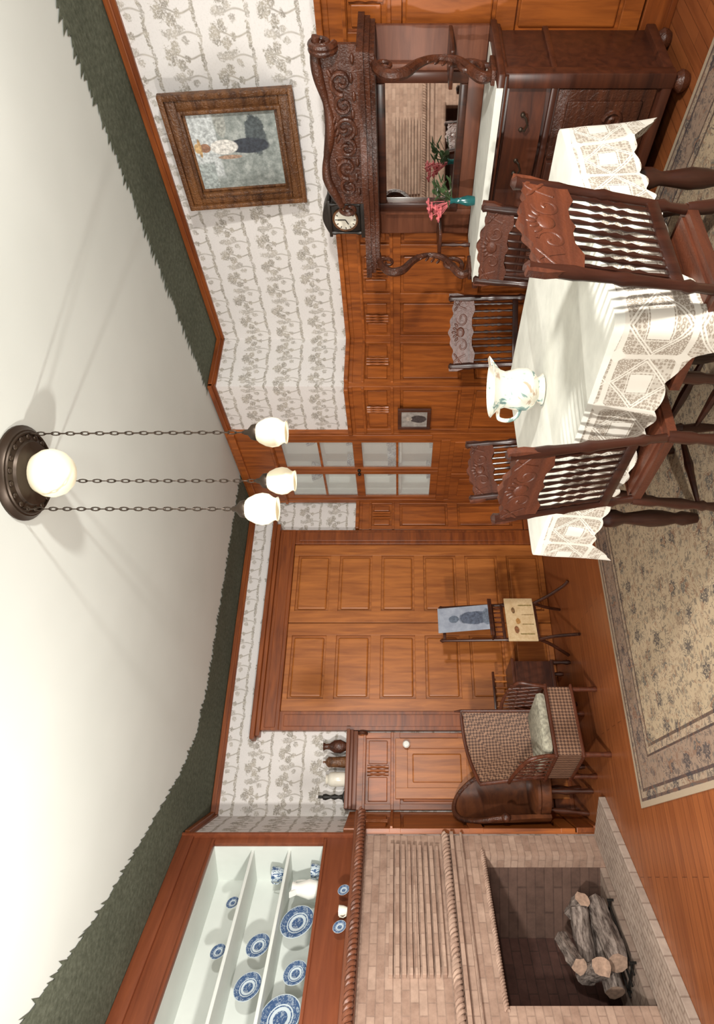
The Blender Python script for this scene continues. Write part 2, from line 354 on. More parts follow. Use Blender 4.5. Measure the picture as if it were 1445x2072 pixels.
wallseg('wall_return',(0.42,YB),(0.25,4.90),off=0.15)
wallseg('wall_left',(FE.x,FE.y),(FE.x,-0.9))
bb=B(); bb.box(-1.4,4.2,-1.0,5.9,-0.05,0); struct(bb,'floor','floor')
bb=B(); bb.box(-1.4,4.2,-1.0,5.9,CZ,CZ+0.05); struct(bb,'ceiling','ceil')
def border(name,inner,outer):
    def resample(pl,step):
        out=[]; 
        for a,b in zip(pl[:-1],pl[1:]):
            a=Vector(a);b=Vector(b); n=max(1,int((b-a).length/step))
            out+=[a+(b-a)*i/n for i in range(n)]
        out.append(Vector(pl[-1])); return out
    O=resample(outer,0.018)
    L=[0]
    for a,b in zip(O[:-1],O[1:]): L.append(L[-1]+(b-a).length)
    IL=[0]
    for a,b in zip(inner[:-1],inner[1:]): IL.append(IL[-1]+(Vector(b)-Vector(a)).length)
    def I(t):
        d=t*IL[-1]
        for k in range(len(inner)-1):
            if d<=IL[k+1]+1e-9:
                a=Vector(inner[k]);b=Vector(inner[k+1]); return a+(b-a)*((d-IL[k])/(IL[k+1]-IL[k]))
        return Vector(inner[-1])
    bb=B(); pi=po=pm=None
    for k,p in enumerate(O):
        q=I(L[k]/L[-1]); dr=(q-p).normalized(); tg=Vector((-dr.y,dr.x))
        amp=random.uniform(0.02,0.075) if k%2 else random.uniform(-0.01,0.01)
        p2=p-dr*amp+tg*(random.uniform(0.0,0.03) if k%2 else 0)
        vi=bb.v((q.x,q.y,0)); vm=bb.v((p.x,p.y,-0.002)); vo=bb.v((p2.x,p2.y,0))
        if pi: bb.f([pi,vi,vm,pm]); bb.f([pm,vm,vo,po])
        pi,po,pm=vi,vo,vm
    return struct(bb,name,'border',(0,0,CZ-0.004))
border('trim_1',[(XR,-0.9),(XR,YJ)],[(3.31,-0.9),(3.31,YJ)])
border('trim_2',[(XJ,YB),(0.42,YB),(0.25,4.90),(FE.x,FE.y)],[(XJ,5.02),(1.3,4.98),(0.90,4.88),(0.62,4.66),(0.33,4.32),(-0.12,3.78),(-0.40,3.35),(-0.75,2.7)])
def rail(name,a,b,z0=2.825,z1=2.882,d=0.035,mat='wainh'):
    a=Vector((a[0],a[1],0)); b=Vector((b[0],b[1],0)); L=(b-a).length; th=math.atan2(b.y-a.y,b.x-a.x)
    bb=B(); bb.box(0,L,0,d*0.5,z0,z1-0.002); bb.box(0,L,0,d,z0+0.022,z1,0.004); return struct(bb,name,mat,(a.x,a.y,0),th)
rail('trim_3',(XR,-0.9),(XR,YJ)); rail('trim_4',(XR,YJ),(XJ,YJ)); rail('trim_5',(XJ,YJ-0.03),(XJ,4.33)); rail('trim_6',(XJ,YB),(0.42,YB)); rail('trim_7',(0.42,YB),(0.25,4.93))
def wains(name,a,b,cw=0.42,base=None,capd=0.075,cap=True):
    a=Vector((a[0],a[1],0)); b=Vector((b[0],b[1],0)); L=(b-a).length; th=math.atan2(b.y-a.y,b.x-a.x)
    bb=B(); bb.box(0,L,0,0.010,0.0,1.78)
    for z0,z1 in ((0.16,0.26),(0.80,0.90),(1.38,1.46),(1.66,1.78)): bb.box(0,L,0.008,0.038,z0,z1,0.003)
    bb.box(0,L,0.036,0.052,1.435,1.455,0.003); bb.box(0,L,0.036,0.052,1.665,1.685,0.003)
    n=max(1,round(L/cw)); w=L/n; st=0.045 if w>0.2 else 0.03
    for i in range(n+1):
        x=i*w; bb.box(max(0.001,x-st),min(L-0.001,x+st),0.008,0.036,0.255,1.665,0.003)
    for i in range(n):
        x0=i*w+st+0.018; x1=(i+1)*w-st-0.018
        for z0,z1 in ((0.28,0.78),(0.92,1.36)):
            if x1>x0: bb.box(x0,x1,0.006,0.026,z0,z1,0.009)
        xm=(x0+x1)/2
        bb.box(x0,xm-0.05,0.008,0.026,1.485,1.64,0.006); bb.box(xm+0.05,x1,0.008,0.026,1.485,1.64,0.006)
        for k in (-1,0,1): bb.turned((xm+k*0.028,0.026,1.475),(xm+k*0.028,0.026,1.65),[(0,.011),(.15,.011),(.3,.006),(.5,.012),(.7,.006),(.85,.011),(1,.011)],6)
    if cap:
        bb.box(0.001,L-0.001,0,capd*0.6,1.755,1.786,0.004); bb.box(0,L,0,capd,1.785,1.82,0.006)
    struct(bb,name,'wain',(a.x,a.y,0),th)
    bb=B(); bb.box(0,L,0,0.042,0.001,0.15,0.004); bb.box(0.001,L-0.001,0,0.055,0.001,0.03,0.003)
    struct(bb,base,'wainh',(a.x,a.y,0),th)
wains('trim_8',(XR,-0.9),(XR,YJ-0.03),0.44,'baseboard_right')
wains('trim_9',(XR-0.03,YJ),(XJ,YJ),0.50,'baseboard_corner')
wains('trim_10',(XJ,YJ-0.04),(XJ,4.345),0.56,'baseboard_closet')
wains('trim_11',(XJ-0.005,YB),(2.98,YB),0.34,'baseboard_back')
wains('trim_12',(1.05,YB),(0.46,YB),0.6,'baseboard_back_end',cap=False)
wains('trim_13',(0.41,YB-0.05),(0.26,4.94),0.6,'baseboard_return',cap=False)
bb=B()
for x0,x1 in ((0,0.155),(1.745,1.90)):
    bb.box(x0,x1,0,0.06,0.001,2.401,0.004); bb.box(x0+0.03,x1-0.03,0.058,0.072,0.25,2.36,0.004)
bb.box(0,1.90,0,0.065,2.40,2.55,0.005); bb.box(0.02,1.88,0.062,0.076,2.43,2.52,0.004)
bb.box(-0.05,1.95,0,0.09,2.55,2.586,0.006); bb.box(-0.08,1.98,0,0.115,2.585,2.625,0.008)
struct(bb,'trim_14','wainh',(2.965,YB,0),math.pi)
def leaf(name,x0):
    bb=B(); W=0.795; bb.box(0,W,0,0.010,0.002,2.399)
    for s0,s1 in ((0.001,0.115),(W-0.115,W-0.001)): bb.box(s0,s1,0.008,0.040,0.002,2.399,0.003)
    n=6; h=2.40/n
    for i in range(n+1):
        z=i*h; bb.box(0.11,W-0.11,0.008,0.038,max(0.003,z-0.045),min(2.398,z+0.045),0.003)
    for i in range(n):
        bb.box(0.135,W-0.135,0.008,0.031,i*h+0.065,(i+1)*h-0.065,0.014)
    return struct(bb,name,'doorw',(x0,YB,0),math.pi)
leaf('door_1',2.81); leaf('door_2',2.81-0.80)
bb=B(); bb.box(0,0.46,0.0,0.046,0.03,1.42,0.003)
for s0,s1 in ((0,0.08),(0.38,0.46)): bb.box(s0,s1,0.045,0.062,0.031,1.419,0.003)
for z0,z1 in ((0.032,0.16),(0.74,0.84),(1.32,1.418)): bb.box(0.075,0.385,0.045,0.060,z0,z1,0.003)
bb.box(0.12,0.34,0.04,0.056,0.20,0.70,0.01); bb.box(0.12,0.34,0.04,0.056,0.88,1.28,0.01)
d3=struct(bb,'door_3','doorw',(1.0,YB,0),math.pi)
bb=B(); bb.lathe([(0.012,0),(0.010,0.02),(0.026,0.035),(0.030,0.05),(0.022,0.064),(0.0,0.068)],M=Matrix.Translation((0.055,0.060,1.33))@Matrix.Rotation(R(-90),4,'X'))
part(d3,bb,'knob','porc',label='white porcelain knob')
ws=thing('wall_shelf',(1.06,YB,0),math.pi,'dark red-brown wooden ledge shelf above the panelled door','shelf')
bb=B(); bb.box(0.0,0.60,0.0,0.15,1.79,1.82,0.005); bb.box(0.001,0.599,0.0,0.11,1.765,1.791,0.005); bb.box(0.002,0.598,0,0.07,1.73,1.766,0.005); part(ws,bb,'shelf_board','mantelw')
bb=B(); 
bb.tube([(0.02,0.06+p[0],p[1]) for p in spiral(0,1.70,0.06,0.012,R(90),R(480))],0.014,8); part(ws,bb,'bracket','carved')

# ------------------------------------------------ fireplace
fp=thing('fireplace',tuple(FO),FT,'mottled tan brick corner fireplace with rope moldings and deep mantel','fireplace')
bb=B()
bb.box(0,0.17,-0.10,0,0,1.62); bb.box(1.12,1.9,-0.10,0,0,1.62); bb.box(0.17,1.12,-0.10,0,0.82,1.62)
part(fp,bb,'brick_surround','brick',False)
bb=B()
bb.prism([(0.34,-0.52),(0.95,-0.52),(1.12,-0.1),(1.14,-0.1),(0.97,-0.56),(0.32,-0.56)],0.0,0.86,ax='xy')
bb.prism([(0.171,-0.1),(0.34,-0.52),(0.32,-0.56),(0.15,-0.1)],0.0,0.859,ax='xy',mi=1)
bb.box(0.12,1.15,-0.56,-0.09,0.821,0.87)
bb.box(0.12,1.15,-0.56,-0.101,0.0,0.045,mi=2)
part(fp,bb,'firebox',['brickin','brickin_lit','brickfl'],False)
bb=B(); 
for i in range(9):
    z=1.13+i*0.037
    bb.box(0.10+0.02*(8-i)/8,0.98,0,0.035,z,z+0.025,0.003)
part(fp,bb,'ribbed_panel','brick',False)
def rope(bb,x0,x1,y,z,rr=0.011,R0=0.012,pitch=0.055):
    n=int((x1-x0)/pitch*9)
    for s in (0,math.pi):
        bb.tube([(x0+(x1-x0)*i/n,y+R0*math.cos(s+2*math.pi*i/9),z+R0*math.sin(s+2*math.pi*i/9)) for i in range(n+1)],rr,6)
bb=B(); rope(bb,0.0,1.9,0.012,1.075,0.014,0.015,0.06); part(fp,bb,'rope_molding','brick')
bb=B(); bb.box(0,1.9,0,0.04,1.02,1.045,0.004); bb.box(0,1.9,0,0.03,0.96,0.975,0.003); part(fp,bb,'brick_band','brick',False)
bb=B(); rope(bb,0.14,1.15,0.008,0.835,0.008,0.009,0.035); part(fp,bb,'firebox_edging','brick')
bb=B(); bb.box(-0.03,1.9,0,0.19,1.655,1.69,0.005); bb.box(-0.02,1.899,0,0.12,1.62,1.656,0.005); rope(bb,-0.03,1.9,0.195,1.645,0.014,0.015,0.06)
part(fp,bb,'mantel_shelf','mantelw')
he=solo(B().box(0.0,1.9,0.002,0.33,0,0.045,0.003),'hearth','hearth',tuple(FO),'pale herringbone brick hearth slab in front of the fireplace','hearth',rz=FT,smooth=False)
cu=thing('wall_cupboard',tuple(FO),FT,'built-in red wood open cupboard with white interior and shelves','cupboard')
bb=B(); bb.box(0,1.9,-0.03,0,1.69,1.905,0.003); bb.box(0,1.9,-0.03,0,2.65,2.885,0.003); bb.box(0,0.065,-0.03,0,1.905,2.65,0.003); bb.box(1.55,1.9,-0.03,0,1.905,2.65,0.003)
bb.box(0.001,1.899,0,0.02,2.80,2.884,0.004); bb.box(0.04,1.58,0,0.012,1.885,1.904,0.003); bb.box(0.04,1.58,0,0.012,2.651,2.67,0.003)
bb.box(0.0005,0.02,-0.028,0.03,1.691,2.883,0.003)
part(cu,bb,'frame','redwood')
bb=B(); bb.box(0.05,1.57,-0.35,-0.33,1.88,2.68); bb.box(0.045,0.065,-0.35,-0.03,1.88,2.68); bb.box(1.55,1.57,-0.35,-0.03,1.88,2.68); bb.box(0.05,1.57,-0.35,-0.03,1.885,1.905); bb.box(0.05,1.57,-0.35,-0.03,2.65,2.67)
part(cu,bb,'interior','white',False)
for z in (2.15,2.40):
    bb=B(); bb.box(0.065,1.55,-0.33,-0.06,z-0.02,z,0.003); part(cu,bb,'shelf','white',False)
def FP(s,y,z): p=FO+FD*s+FN*y; return (p.x,p.y,z)
def platemesh():
    bb=B(); bb.lathe([(0.0,-0.004),(0.055,-0.004),(0.062,0.0),(0.098,0.012),(0.1,0.015),(0.097,0.016),(0.062,0.005),(0.0,0.002)],n=36); return bb
pl=None
for i,(s,y,sh,r) in enumerate([(0.55,-0.13,1.905,0.108),(0.86,-0.13,1.905,0.072),(1.10,-0.13,1.905,0.118),(0.69,-0.14,2.15,0.075),(0.93,-0.14,2.15,0.082),(0.42,-0.12,2.40,0.042),(0.74,-0.12,2.40,0.048)]):
    z=sh+r*0.978+0.004
    if pl is None:
        pl=solo(platemesh(),'plate','plate',FP(s,y,z),'blue and white transferware plate standing on a cupboard shelf','plate',rot=(R(-76),0,FT),group='blue and white plates in the cupboard'); pl.scale=(r*10,)*3
    else:
        c=pl.copy(); COL.objects.link(c); c.location=FP(s,y,z); c.scale=(r*10,)*3
for (s,r) in ((0.52,0.036),(0.76,0.040)):
    c=pl.copy(); COL.objects.link(c); c.location=FP(s,0.10,1.69+r*0.978+0.003); c.scale=(r*10,)*3; c['label']='small blue and white saucer standing on the mantel'; c['group']='small plates on the mantel'
def cup(name,loc,label,r=0.04,h=0.06,mat='china',group=None):
    t=thing(name,loc,FT,label,'cup',group)
    bb=B(); bb.lathe([(r*0.5,0),(r*0.55,0.004),(r*0.9,h*0.5),(r,h),(r*0.93,h),(r*0.8,h*0.5),(r*0.3,0.008)],n=20); part(t,bb,'bowl',mat)
    bb=B(); bb.tube([(r*0.85+0.0,0,h*0.8),(r*1.35,0,h*0.85),(r*1.5,0,h*0.5),(r*1.1,0,h*0.25),(r*0.7,0,h*0.25)],0.004,6); part(t,bb,'handle',mat); return t
cup('teacup',FP(0.18,-0.15,2.15),'blue and white footed cup on the middle shelf',0.05,0.09)
cup('teacup',FP(0.16,-0.14,1.905),'blue patterned cup beside the cream pitcher',0.045,0.075)
cup('mug',FP(0.63,0.07,1.69),'small white ceramic mug on the mantel',0.03,0.06,'cream')
t=thing('pitcher',FP(0.31,-0.13,1.905),FT+R(200),'plain white ironstone pitcher on the lowest shelf','pitcher')
bb=B(); bb.lathe([(0.035,0),(0.05,0.02),(0.06,0.07),(0.045,0.12),(0.035,0.15),(0.045,0.18),(0.04,0.18),(0.03,0.15),(0.03,0.1)],n=20); part(t,bb,'body','porc')
bb=B(); bb.tube(smoothpath([(0.04,0,0.165),(0.09,0,0.17),(0.10,0,0.11),(0.055,0,0.06)]),0.007,8); part(t,bb,'handle','porc')
bb=B(); bb.prism([(-0.035,0.15),(-0.07,0.19),(-0.03,0.18)],-0.018,0.018); part(t,bb,'spout','porc')
# logs
for i,(s,y,z,r,L,a,tilt) in enumerate([(0.60,-0.13,0.138,0.062,0.44,8,0),(0.62,-0.28,0.138,0.060,0.46,-4,0),(0.80,-0.19,0.262,0.054,0.28,62,8),(0.58,-0.20,0.262,0.054,0.30,-28,0),(0.42,-0.15,0.262,0.044,0.20,75,10),(0.68,-0.20,0.368,0.045,0.30,24,5)]):
    bb=B(); n=12; rs=[]; lump=[random.uniform(-.14,.14) for _ in range(n)]
    for k in range(9):
        x=-L/2+L*k/8; bx,by=random.uniform(-.005,.005),random.uniform(-.005,.005)
        rs.append([bb.v((x,bx+math.cos(2*math.pi*j/n)*r*(1+lump[j]+random.uniform(-.08,.08)),by+math.sin(2*math.pi*j/n)*r*(1+lump[j]+random.uniform(-.08,.08)))) for j in range(n)])
    bb.rings(rs,cap=False); bb.f(rs[0][::-1],1); bb.f(rs[-1],1)
    solo(bb,'firewood_log',['bark','logend'],FP(s,y,z),'rough pale bark-covered firewood log stacked in the firebox','log',rot=(0,R(tilt),FT+R(a)),group='firewood logs in the fireplace')
t=thing('fire_grate',FP(0.64,-0.20,0.066),FT,'black iron fire grate holding logs','grate')
bb=B()
for y in (-0.09,0.0,0.09): bb.cyl((-0.24,y,0.0),(0.24,y,0.0),0.006,n=6)
for x in (-0.20,0.20): bb.cyl((x,-0.1,0.0),(x,0.13,0.0),0.007,n=6); bb.cyl((x,-0.1,-0.02),(x,-0.1,0.0),0.008,n=6); bb.cyl((x,0.13,-0.02),(x,0.13,0.02),0.008,n=6)
part(t,bb,'bars','iron')
def orn(name,x,prof,mat,label,cat='ornament'):
    solo(B().lathe(prof,n=22),name,mat,(x,YB-0.085,1.82),label,cat)
orn('vase',0.93,[(0.03,0),(0.035,0.01),(0.055,0.05),(0.05,0.10),(0.025,0.14),(0.022,0.17),(0.035,0.19),(0.03,0.19),(0.018,0.16)],'carved','dark brown glazed vase on the ledge','vase')
orn('tankard',0.81,[(0.04,0),(0.045,0.01),(0.04,0.10),(0.042,0.14),(0.03,0.155),(0.008,0.17),(0.01,0.185),(0.0,0.19)],'gilt','brown lidded tankard on the ledge','tankard')
orn('stoneware_jar',0.68,[(0.05,0),(0.056,0.01),(0.056,0.11),(0.048,0.13),(0.034,0.14),(0.038,0.155),(0.032,0.155)],'cream','cream stoneware jar on the ledge','jar')
orn('candlestick',0.55,[(0.045,0),(0.045,0.008),(0.02,0.02),(0.012,0.05),(0.022,0.08),(0.011,0.11),(0.024,0.15),(0.02,0.17),(0.011,0.175),(0.011,0.21)],'iron','dark metal candlestick on the ledge','candlestick')

# ------------------------------------------------ china cabinet
cc=thing('china_cabinet',(XJ,4.93,0),R(90),'tall built-in oak china cabinet with glazed double doors','cabinet')
hw=0.58
bb=B()
bb.box(-hw,-hw+0.10,0,0.040,0.12,2.50,0.002); bb.box(hw-0.06,hw,0,0.040,0.12,2.50,0.002)
bb.box(-hw,hw,0,0.042,2.50,2.885,0.002); bb.box(-hw+0.001,hw-0.001,0.041,0.07,2.80,2.86,0.006); bb.box(-hw+0.001,hw-0.001,0.041,0.06,2.505,2.53,0.004)
bb.box(-hw+0.10,hw-0.06,0,0.041,0.94,1.02,0.002); bb.box(-hw,hw,0,0.05,0.001,0.12,0.002); bb.box(-hw+0.1,hw-0.06,0,0.035,0.12,0.94)
bb.box(-hw+0.02,-hw+0.08,0.039,0.05,1.1,2.4,0.004)
part(cc,bb,'face_frame','wain',False)
bb=B(); bb.box(-hw,hw,-0.28,-0.26,0.9,2.6); bb.box(-hw,-hw+0.02,-0.26,0,0.9,2.6); bb.box(hw-0.02,hw,-0.26,0,0.9,2.6); bb.box(-hw+0.02,hw-0.02,-0.26,0,2.52,2.54); bb.box(-hw+0.02,hw-0.02,-0.26,0,0.98,1.0)
part(cc,bb,'interior','cabwhite',False)
for z in (1.38,1.76,2.12):
    bb=B(); bb.box(-hw+0.02,hw-0.02,-0.26,-0.06,z-0.014,z); part(cc,bb,'shelf','cabwhite',False)
def gdoor(x0,x1,kx):
    bb=B(); z0,z1=1.02,2.50; s=0.05
    bb.box(x0,x0+s,0.0,0.03,z0,z1,0.003); bb.box(x1-s,x1,0.0,0.03,z0,z1,0.003)
    for a,b in ((z0,z0+0.07),(1.72,1.80),(z1-0.07,z1)): bb.box(x0+s,x1-s,0,0.029,a,b,0.003)
    for z in (1.405,2.10): bb.box(x0+s,x1-s,0.005,0.025,z-0.010,z+0.010)
    d=part(cc,bb,'door','wain',False)
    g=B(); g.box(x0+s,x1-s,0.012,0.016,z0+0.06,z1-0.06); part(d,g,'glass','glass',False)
    k=B(); k.ball((kx,0.045,1.76),0.016); part(d,k,'knob','iron'); return d
gdoor(-hw+0.10,0.018,-0.01); gdoor(0.022,hw-0.06,0.05)
for x0,x1 in ((-hw+0.12,0.0),(0.04,hw-0.08)):
    bb=B(); bb.box(x0,x1,0.035,0.05,0.16,0.90,0.004); bb.box(x0+0.08,x1-0.08,0.049,0.06,0.24,0.82,0.008); part(cc,bb,'lower_door','wain',False)
cb0=None
for i,(ly,z) in enumerate([(-0.30,1.38),(-0.06,1.38),(0.2,1.38),(-0.28,1.76),(0.15,1.76),(-0.28,2.12),(0.28,2.12),(0.25,1.0),(-0.25,1.0)]):
    loc=(XJ+0.145,4.93+ly,z+0.001)
    if i==0:
        cb0=solo(B().lathe([(0.035,0),(0.04,0.01),(0.08,0.06),(0.095,0.12),(0.088,0.12),(0.07,0.055),(0.0,0.015)],n=24),'serving_bowl','china',loc,'blue and white bowl behind the cabinet glass','bowl',group='bowls in the china cabinet')
    else:
        c=cb0.copy(); COL.objects.link(c); c.location=loc; c.scale=(random.uniform(0.8,1.1),)*3
t=thing('framed_photograph',(XJ-0.053,4.13,1.13),R(90),'small dark framed photograph hung on the oak panelling','picture')
bb=B()
for a in ((-0.13,-0.10,0,0.27),(0.10,0.13,0,0.27),(-0.10,0.10,0,0.03),(-0.10,0.10,0.24,0.27)): bb.box(a[0],a[1],0,0.02,a[2],a[3],0.003)
part(t,bb,'frame','dark',False)
pm=paint('old_photo',[(0.3,(0.22,0.2,0.18)),(0.7,(0.42,0.39,0.36))],[(0.0,0.10,0.05,0.07,(0.06,0.05,0.05),'e'),(0.0,0.18,0.025,0.03,(0.4,0.35,0.3),'e')],20)
bb=B(); bb.box(-0.10,0.10,0.003,0.01,0.03,0.24); part(t,bb,'photograph',pm,False)

# ------------------------------------------------ large framed painting
pt=thing('framed_painting',(XR-0.045,2.185,1.985),0,'large carved gilt-brown framed painting of a standing person by water','painting',rot=(R(-7),0,R(90)))
W,Hh=0.68,0.74
bb=B()
def frame(bb,w,h,t,y0,y1,inset=0,bev=0.006):
    w=w-2*inset; h0=inset; h1=h-inset
    bb.box(-w/2,w/2,y0,y1,h0,h0+t,bev); bb.box(-w/2,w/2,y0,y1,h1-t,h1,bev); bb.box(-w/2,-w/2+t,y0,y1-0.0006,h0+t-0.004,h1-t+0.004,bev); bb.box(w/2-t,w/2,y0,y1-0.0006,h0+t-0.004,h1-t+0.004,bev)
frame(bb,W,Hh,0.030,0,0.045,0); frame(bb,W,Hh,0.060,0,0.03,0.028,0.012); frame(bb,W,Hh,0.022,0,0.046,0.083); frame(bb,W,Hh,0.016,0,0.02,0.105)
part(pt,bb,'frame','gilt',True)
pm=paint('river_painting',[(0.3,(0.12,0.14,0.13)),(0.5,(0.24,0.265,0.25)),(0.7,(0.40,0.42,0.40))],
 [(-0.08,0.56,0.24,0.09,(0.50,0.53,0.53),'b',0.3),(0.16,0.58,0.11,0.06,(0.34,0.38,0.37),'b',0.5),(-0.18,0.44,0.10,0.035,(0.33,0.34,0.31),'e',0.6),
  (-0.09,0.25,0.12,0.06,(0.07,0.085,0.09),'e',0.7),(-0.03,0.30,0.048,0.13,(0.035,0.042,0.055),'e',0.15),
  (-0.03,0.445,0.046,0.085,(0.64,0.62,0.58),'e',0.12),(0.030,0.42,0.013,0.075,(0.36,0.24,0.17),'e',0.12),(-0.03,0.555,0.028,0.034,(0.30,0.16,0.10),'e',0.1),(-0.03,0.585,0.058,0.011,(0.46,0.29,0.13),'e',0.1),(-0.03,0.600,0.030,0.018,(0.48,0.32,0.15),'e',0.1)],26)
bb=B(); bb.box(-W/2+0.10,W/2-0.10,0.002,0.012,0.10,Hh-0.10); part(pt,bb,'canvas',pm,False)

# ------------------------------------------------ sideboard
sb=thing('sideboard',(XR-0.06,2.15,0),R(90),'carved dark walnut sideboard with mirror, scroll supports and canopy','sideboard')
bb=B(); bb.box(-0.57,0.57,0.0,0.48,0.10,0.895,0.004)
for x in (-0.57,0.57): bb.box(x-0.035,x+0.035,0.44,0.505,0.08,0.895,0.008)
bb.box(-0.6,0.6,0,0.50,0.08,0.13,0.008); bb.box(-0.59,0.59,0,0.50,0.63,0.66,0.006)
part(sb,bb,'case','darkx')
bb=B(); bb.box(-0.62,0.62,0,0.545,0.895,0.93,0.008); bb.box(-0.60,0.60,0,0.52,0.875,0.896,0.006); part(sb,bb,'top','darkx')
for x0,x1 in ((-0.53,-0.01),(0.01,0.53)):
    bb=B(); n=12
    poly=[(x0,0.47)]+[(x0+(x1-x0)*i/n,0.48+0.035*math.sin(math.pi*i/n)) for i in range(n+1)]+[(x1,0.47)]
    bb.prism(poly,0.68,0.86,ax='xy'); d=part(sb,bb,'drawer','darkx',True)
    for k in (0.28,0.72):
        xx=x0+(x1-x0)*k; h=B(); h.tube([(xx-0.035,0.51,0.78),(xx-0.03,0.535,0.765),(xx,0.54,0.755),(xx+0.03,0.535,0.765),(xx+0.035,0.51,0.78)],0.005,6); h.ball((xx-0.035,0.51,0.78),0.012); h.ball((xx+0.035,0.51,0.78),0.012); part(d,h,'handle','brass')
for x0,x1 in ((-0.53,-0.19),(0.19,0.53)):
    bb=B(); bb.box(x0,x1,0.47,0.495,0.15,0.62,0.004); bb.box(x0+0.05,x1-0.05,0.49,0.505,0.2,0.57,0.01)
    xm=(x0+x1)/2
    bb.tube([(xm+p[0],0.508,0.385+p[1]) for p in spiral(0.03,0.06,0.05,0.01,R(-90),R(360))],0.011,6); bb.tube([(xm+p[0],0.508,0.385+p[1]) for p in spiral(-0.03,-0.06,0.05,0.01,R(90),R(540))],0.011,6)
    part(sb,bb,'door','carved')
for k in range(3):
    z0=0.15+k*0.16; bb=B(); bb.box(-0.17,0.17,0.47,0.498,z0,z0+0.145,0.006); d=part(sb,bb,'small_drawer','darkx')
    h=B(); h.ball((0,0.51,z0+0.072),0.014); part(d,h,'knob','brass')
for x in (-0.55,0.55):
    for y in (0.05,0.46):
        bb=B(); bb.lathe([(0.03,0),(0.045,0.02),(0.05,0.04),(0.03,0.07),(0.035,0.09)],(x,y,0),12); part(sb,bb,'foot','carved')
bb=B(); bb.box(-0.60,0.60,0.0,0.025,0.93,1.54,0.003); bb.box(-0.44,-0.40,0.02,0.06,0.93,1.54,0.005); bb.box(0.40,0.44,0.02,0.06,0.93,1.54,0.005); bb.box(-0.40,0.40,0.02,0.055,0.93,1.02,0.005)
part(sb,bb,'back_panel','mantelw')
bb=B()
for a in ((-0.41,-0.35,1.02,1.52),(0.35,0.41,1.02,1.52)): bb.box(a[0],a[1],0.02,0.075,a[2],a[3],0.008)
bb.box(-0.35,0.35,0.02,0.074,1.02,1.06,0.008); bb.box(-0.35,0.35,0.02,0.074,1.47,1.52,0.008); part(sb,bb,'mirror_frame','dark')
bb=B(); bb.box(-0.35,0.35,0.03,0.04,1.06,1.47); part(sb,bb,'mirror','mirror',False)
# canopy with serpentine front
bb=B(); n=36
def serp(x,a): return a+0.022*math.cos(x/0.62*math.pi*2)
for (e,a,z0,z1) in ((0.62,0.33,1.515,1.541),(0.635,0.355,1.540,1.568),(0.65,0.385,1.567,1.60)):
    bb.prism([(-e,0.0)]+[(-e+2*e*i/n,serp(-e+2*e*i/n,a)) for i in range(n+1)]+[(e,0.0)],z0,z1,ax='xy')
part(sb,bb,'canopy','carved')
# serpentine carved crest
def ctop(x):
    t=(x+0.68)/0.86; return 1.765+0.022*math.sin(t*math.pi*3.0+0.6)-0.035*max(0,t-0.8)/0.2
bb=B(); xs=[-0.66+0.82*i/40 for i in range(41)]
bb.prism([(-0.66,1.60)]+[(x,ctop(x)) for x in xs]+[(0.16,1.60)],0.335,0.358)
bb.tube([(x,0.352+0.006*math.sin(x*20),ctop(x)+0.012) for x in [-0.69+0.87*i/50 for i in range(51)]],[0.020+0.008*abs(math.sin(i/50*math.pi*3)) for i in range(51)],10)
for k,(cx,sg) in enumerate(((-0.50,1),(-0.28,-1),(-0.06,1))):
    bb.tube([(p[0],0.368,p[1]) for p in spiral(cx,1.68,0.062,0.012,R(0),R(420*sg))],[0.013-0.006*i/24 for i in range(25)],7)
    bb.tube([(p[0],0.368,p[1]) for p in spiral(cx+0.11,1.675,0.052,0.012,R(180),R(180-400*sg))],[0.012-0.005*i/24 for i in range(25)],7)
    for q in range(4): bb.ball((0,0,0),0.016,1.7,0.5,0.6,n=8,M=Matrix.Translation((cx-0.03+0.03*q,0.364,1.735-0.006*q))@Matrix.Rotation(0.5*sg,4,'Y'))
for k in range(9):
    x=-0.6+0.085*k; bb.ball((x,0.366,1.622+0.010*(k%2)),0.015,1.6,0.6,0.7,n=8)
part(sb,bb,'crest_carving','carved')
bb=B()
for dx in (-0.665,-0.645): bb.tube([(dx,0.36+p[0],1.765+p[1]) for p in spiral(0,0,0.064,0.010,R(-90),R(560),32)],[0.018-0.009*i/32 for i in range(33)],8)
part(sb,bb,'end_scroll','carved')
bb=B(); bb.tube([(0.20,0.355+p[0],1.69+p[1]) for p in spiral(0,0,0.05,0.010,R(90),R(-400),28)],0.012,8); part(sb,bb,'end_scroll','carved')
for x in (-0.57,0.57):
    bb=B()
    P=[(0.26,1.525),(0.37,1.51),(0.445,1.45),(0.43,1.37),(0.34,1.30),(0.285,1.21),(0.31,1.11),(0.40,1.05),(0.47,1.00),(0.45,0.955),(0.39,0.95)]
    pts=smoothpath([(x,y,z) for y,z in P],5); n=len(pts)
    bb.tube(pts,[0.014+0.013*abs(math.sin(math.pi*i/n*2)) for i in range(n)],8)
    bb.tube([(x,0.375+p[0],1.055+p[1]) for p in spiral(0,0,0.070,0.010,R(-60),R(-520),30)],[0.016-0.007*i/30 for i in range(31)],8)
    bb.tube([(x,0.36+p[0],1.465+p[1]) for p in spiral(0,0,0.050,0.008,R(60),R(480),28)],[0.013-0.006*i/28 for i in range(29)],8)
    for q in range(5): bb.ball((0,0,0),0.014,0.7,1.6,0.6,n=8,M=Matrix.Translation((x,0.30+0.012*q,1.28-0.035*q))@Matrix.Rotation(0.6,4,'X'))
    bb.box(x-0.035,x+0.035,0.33,0.48,0.93,0.955,0.006)
    part(sb,bb,'scroll_support','carved')
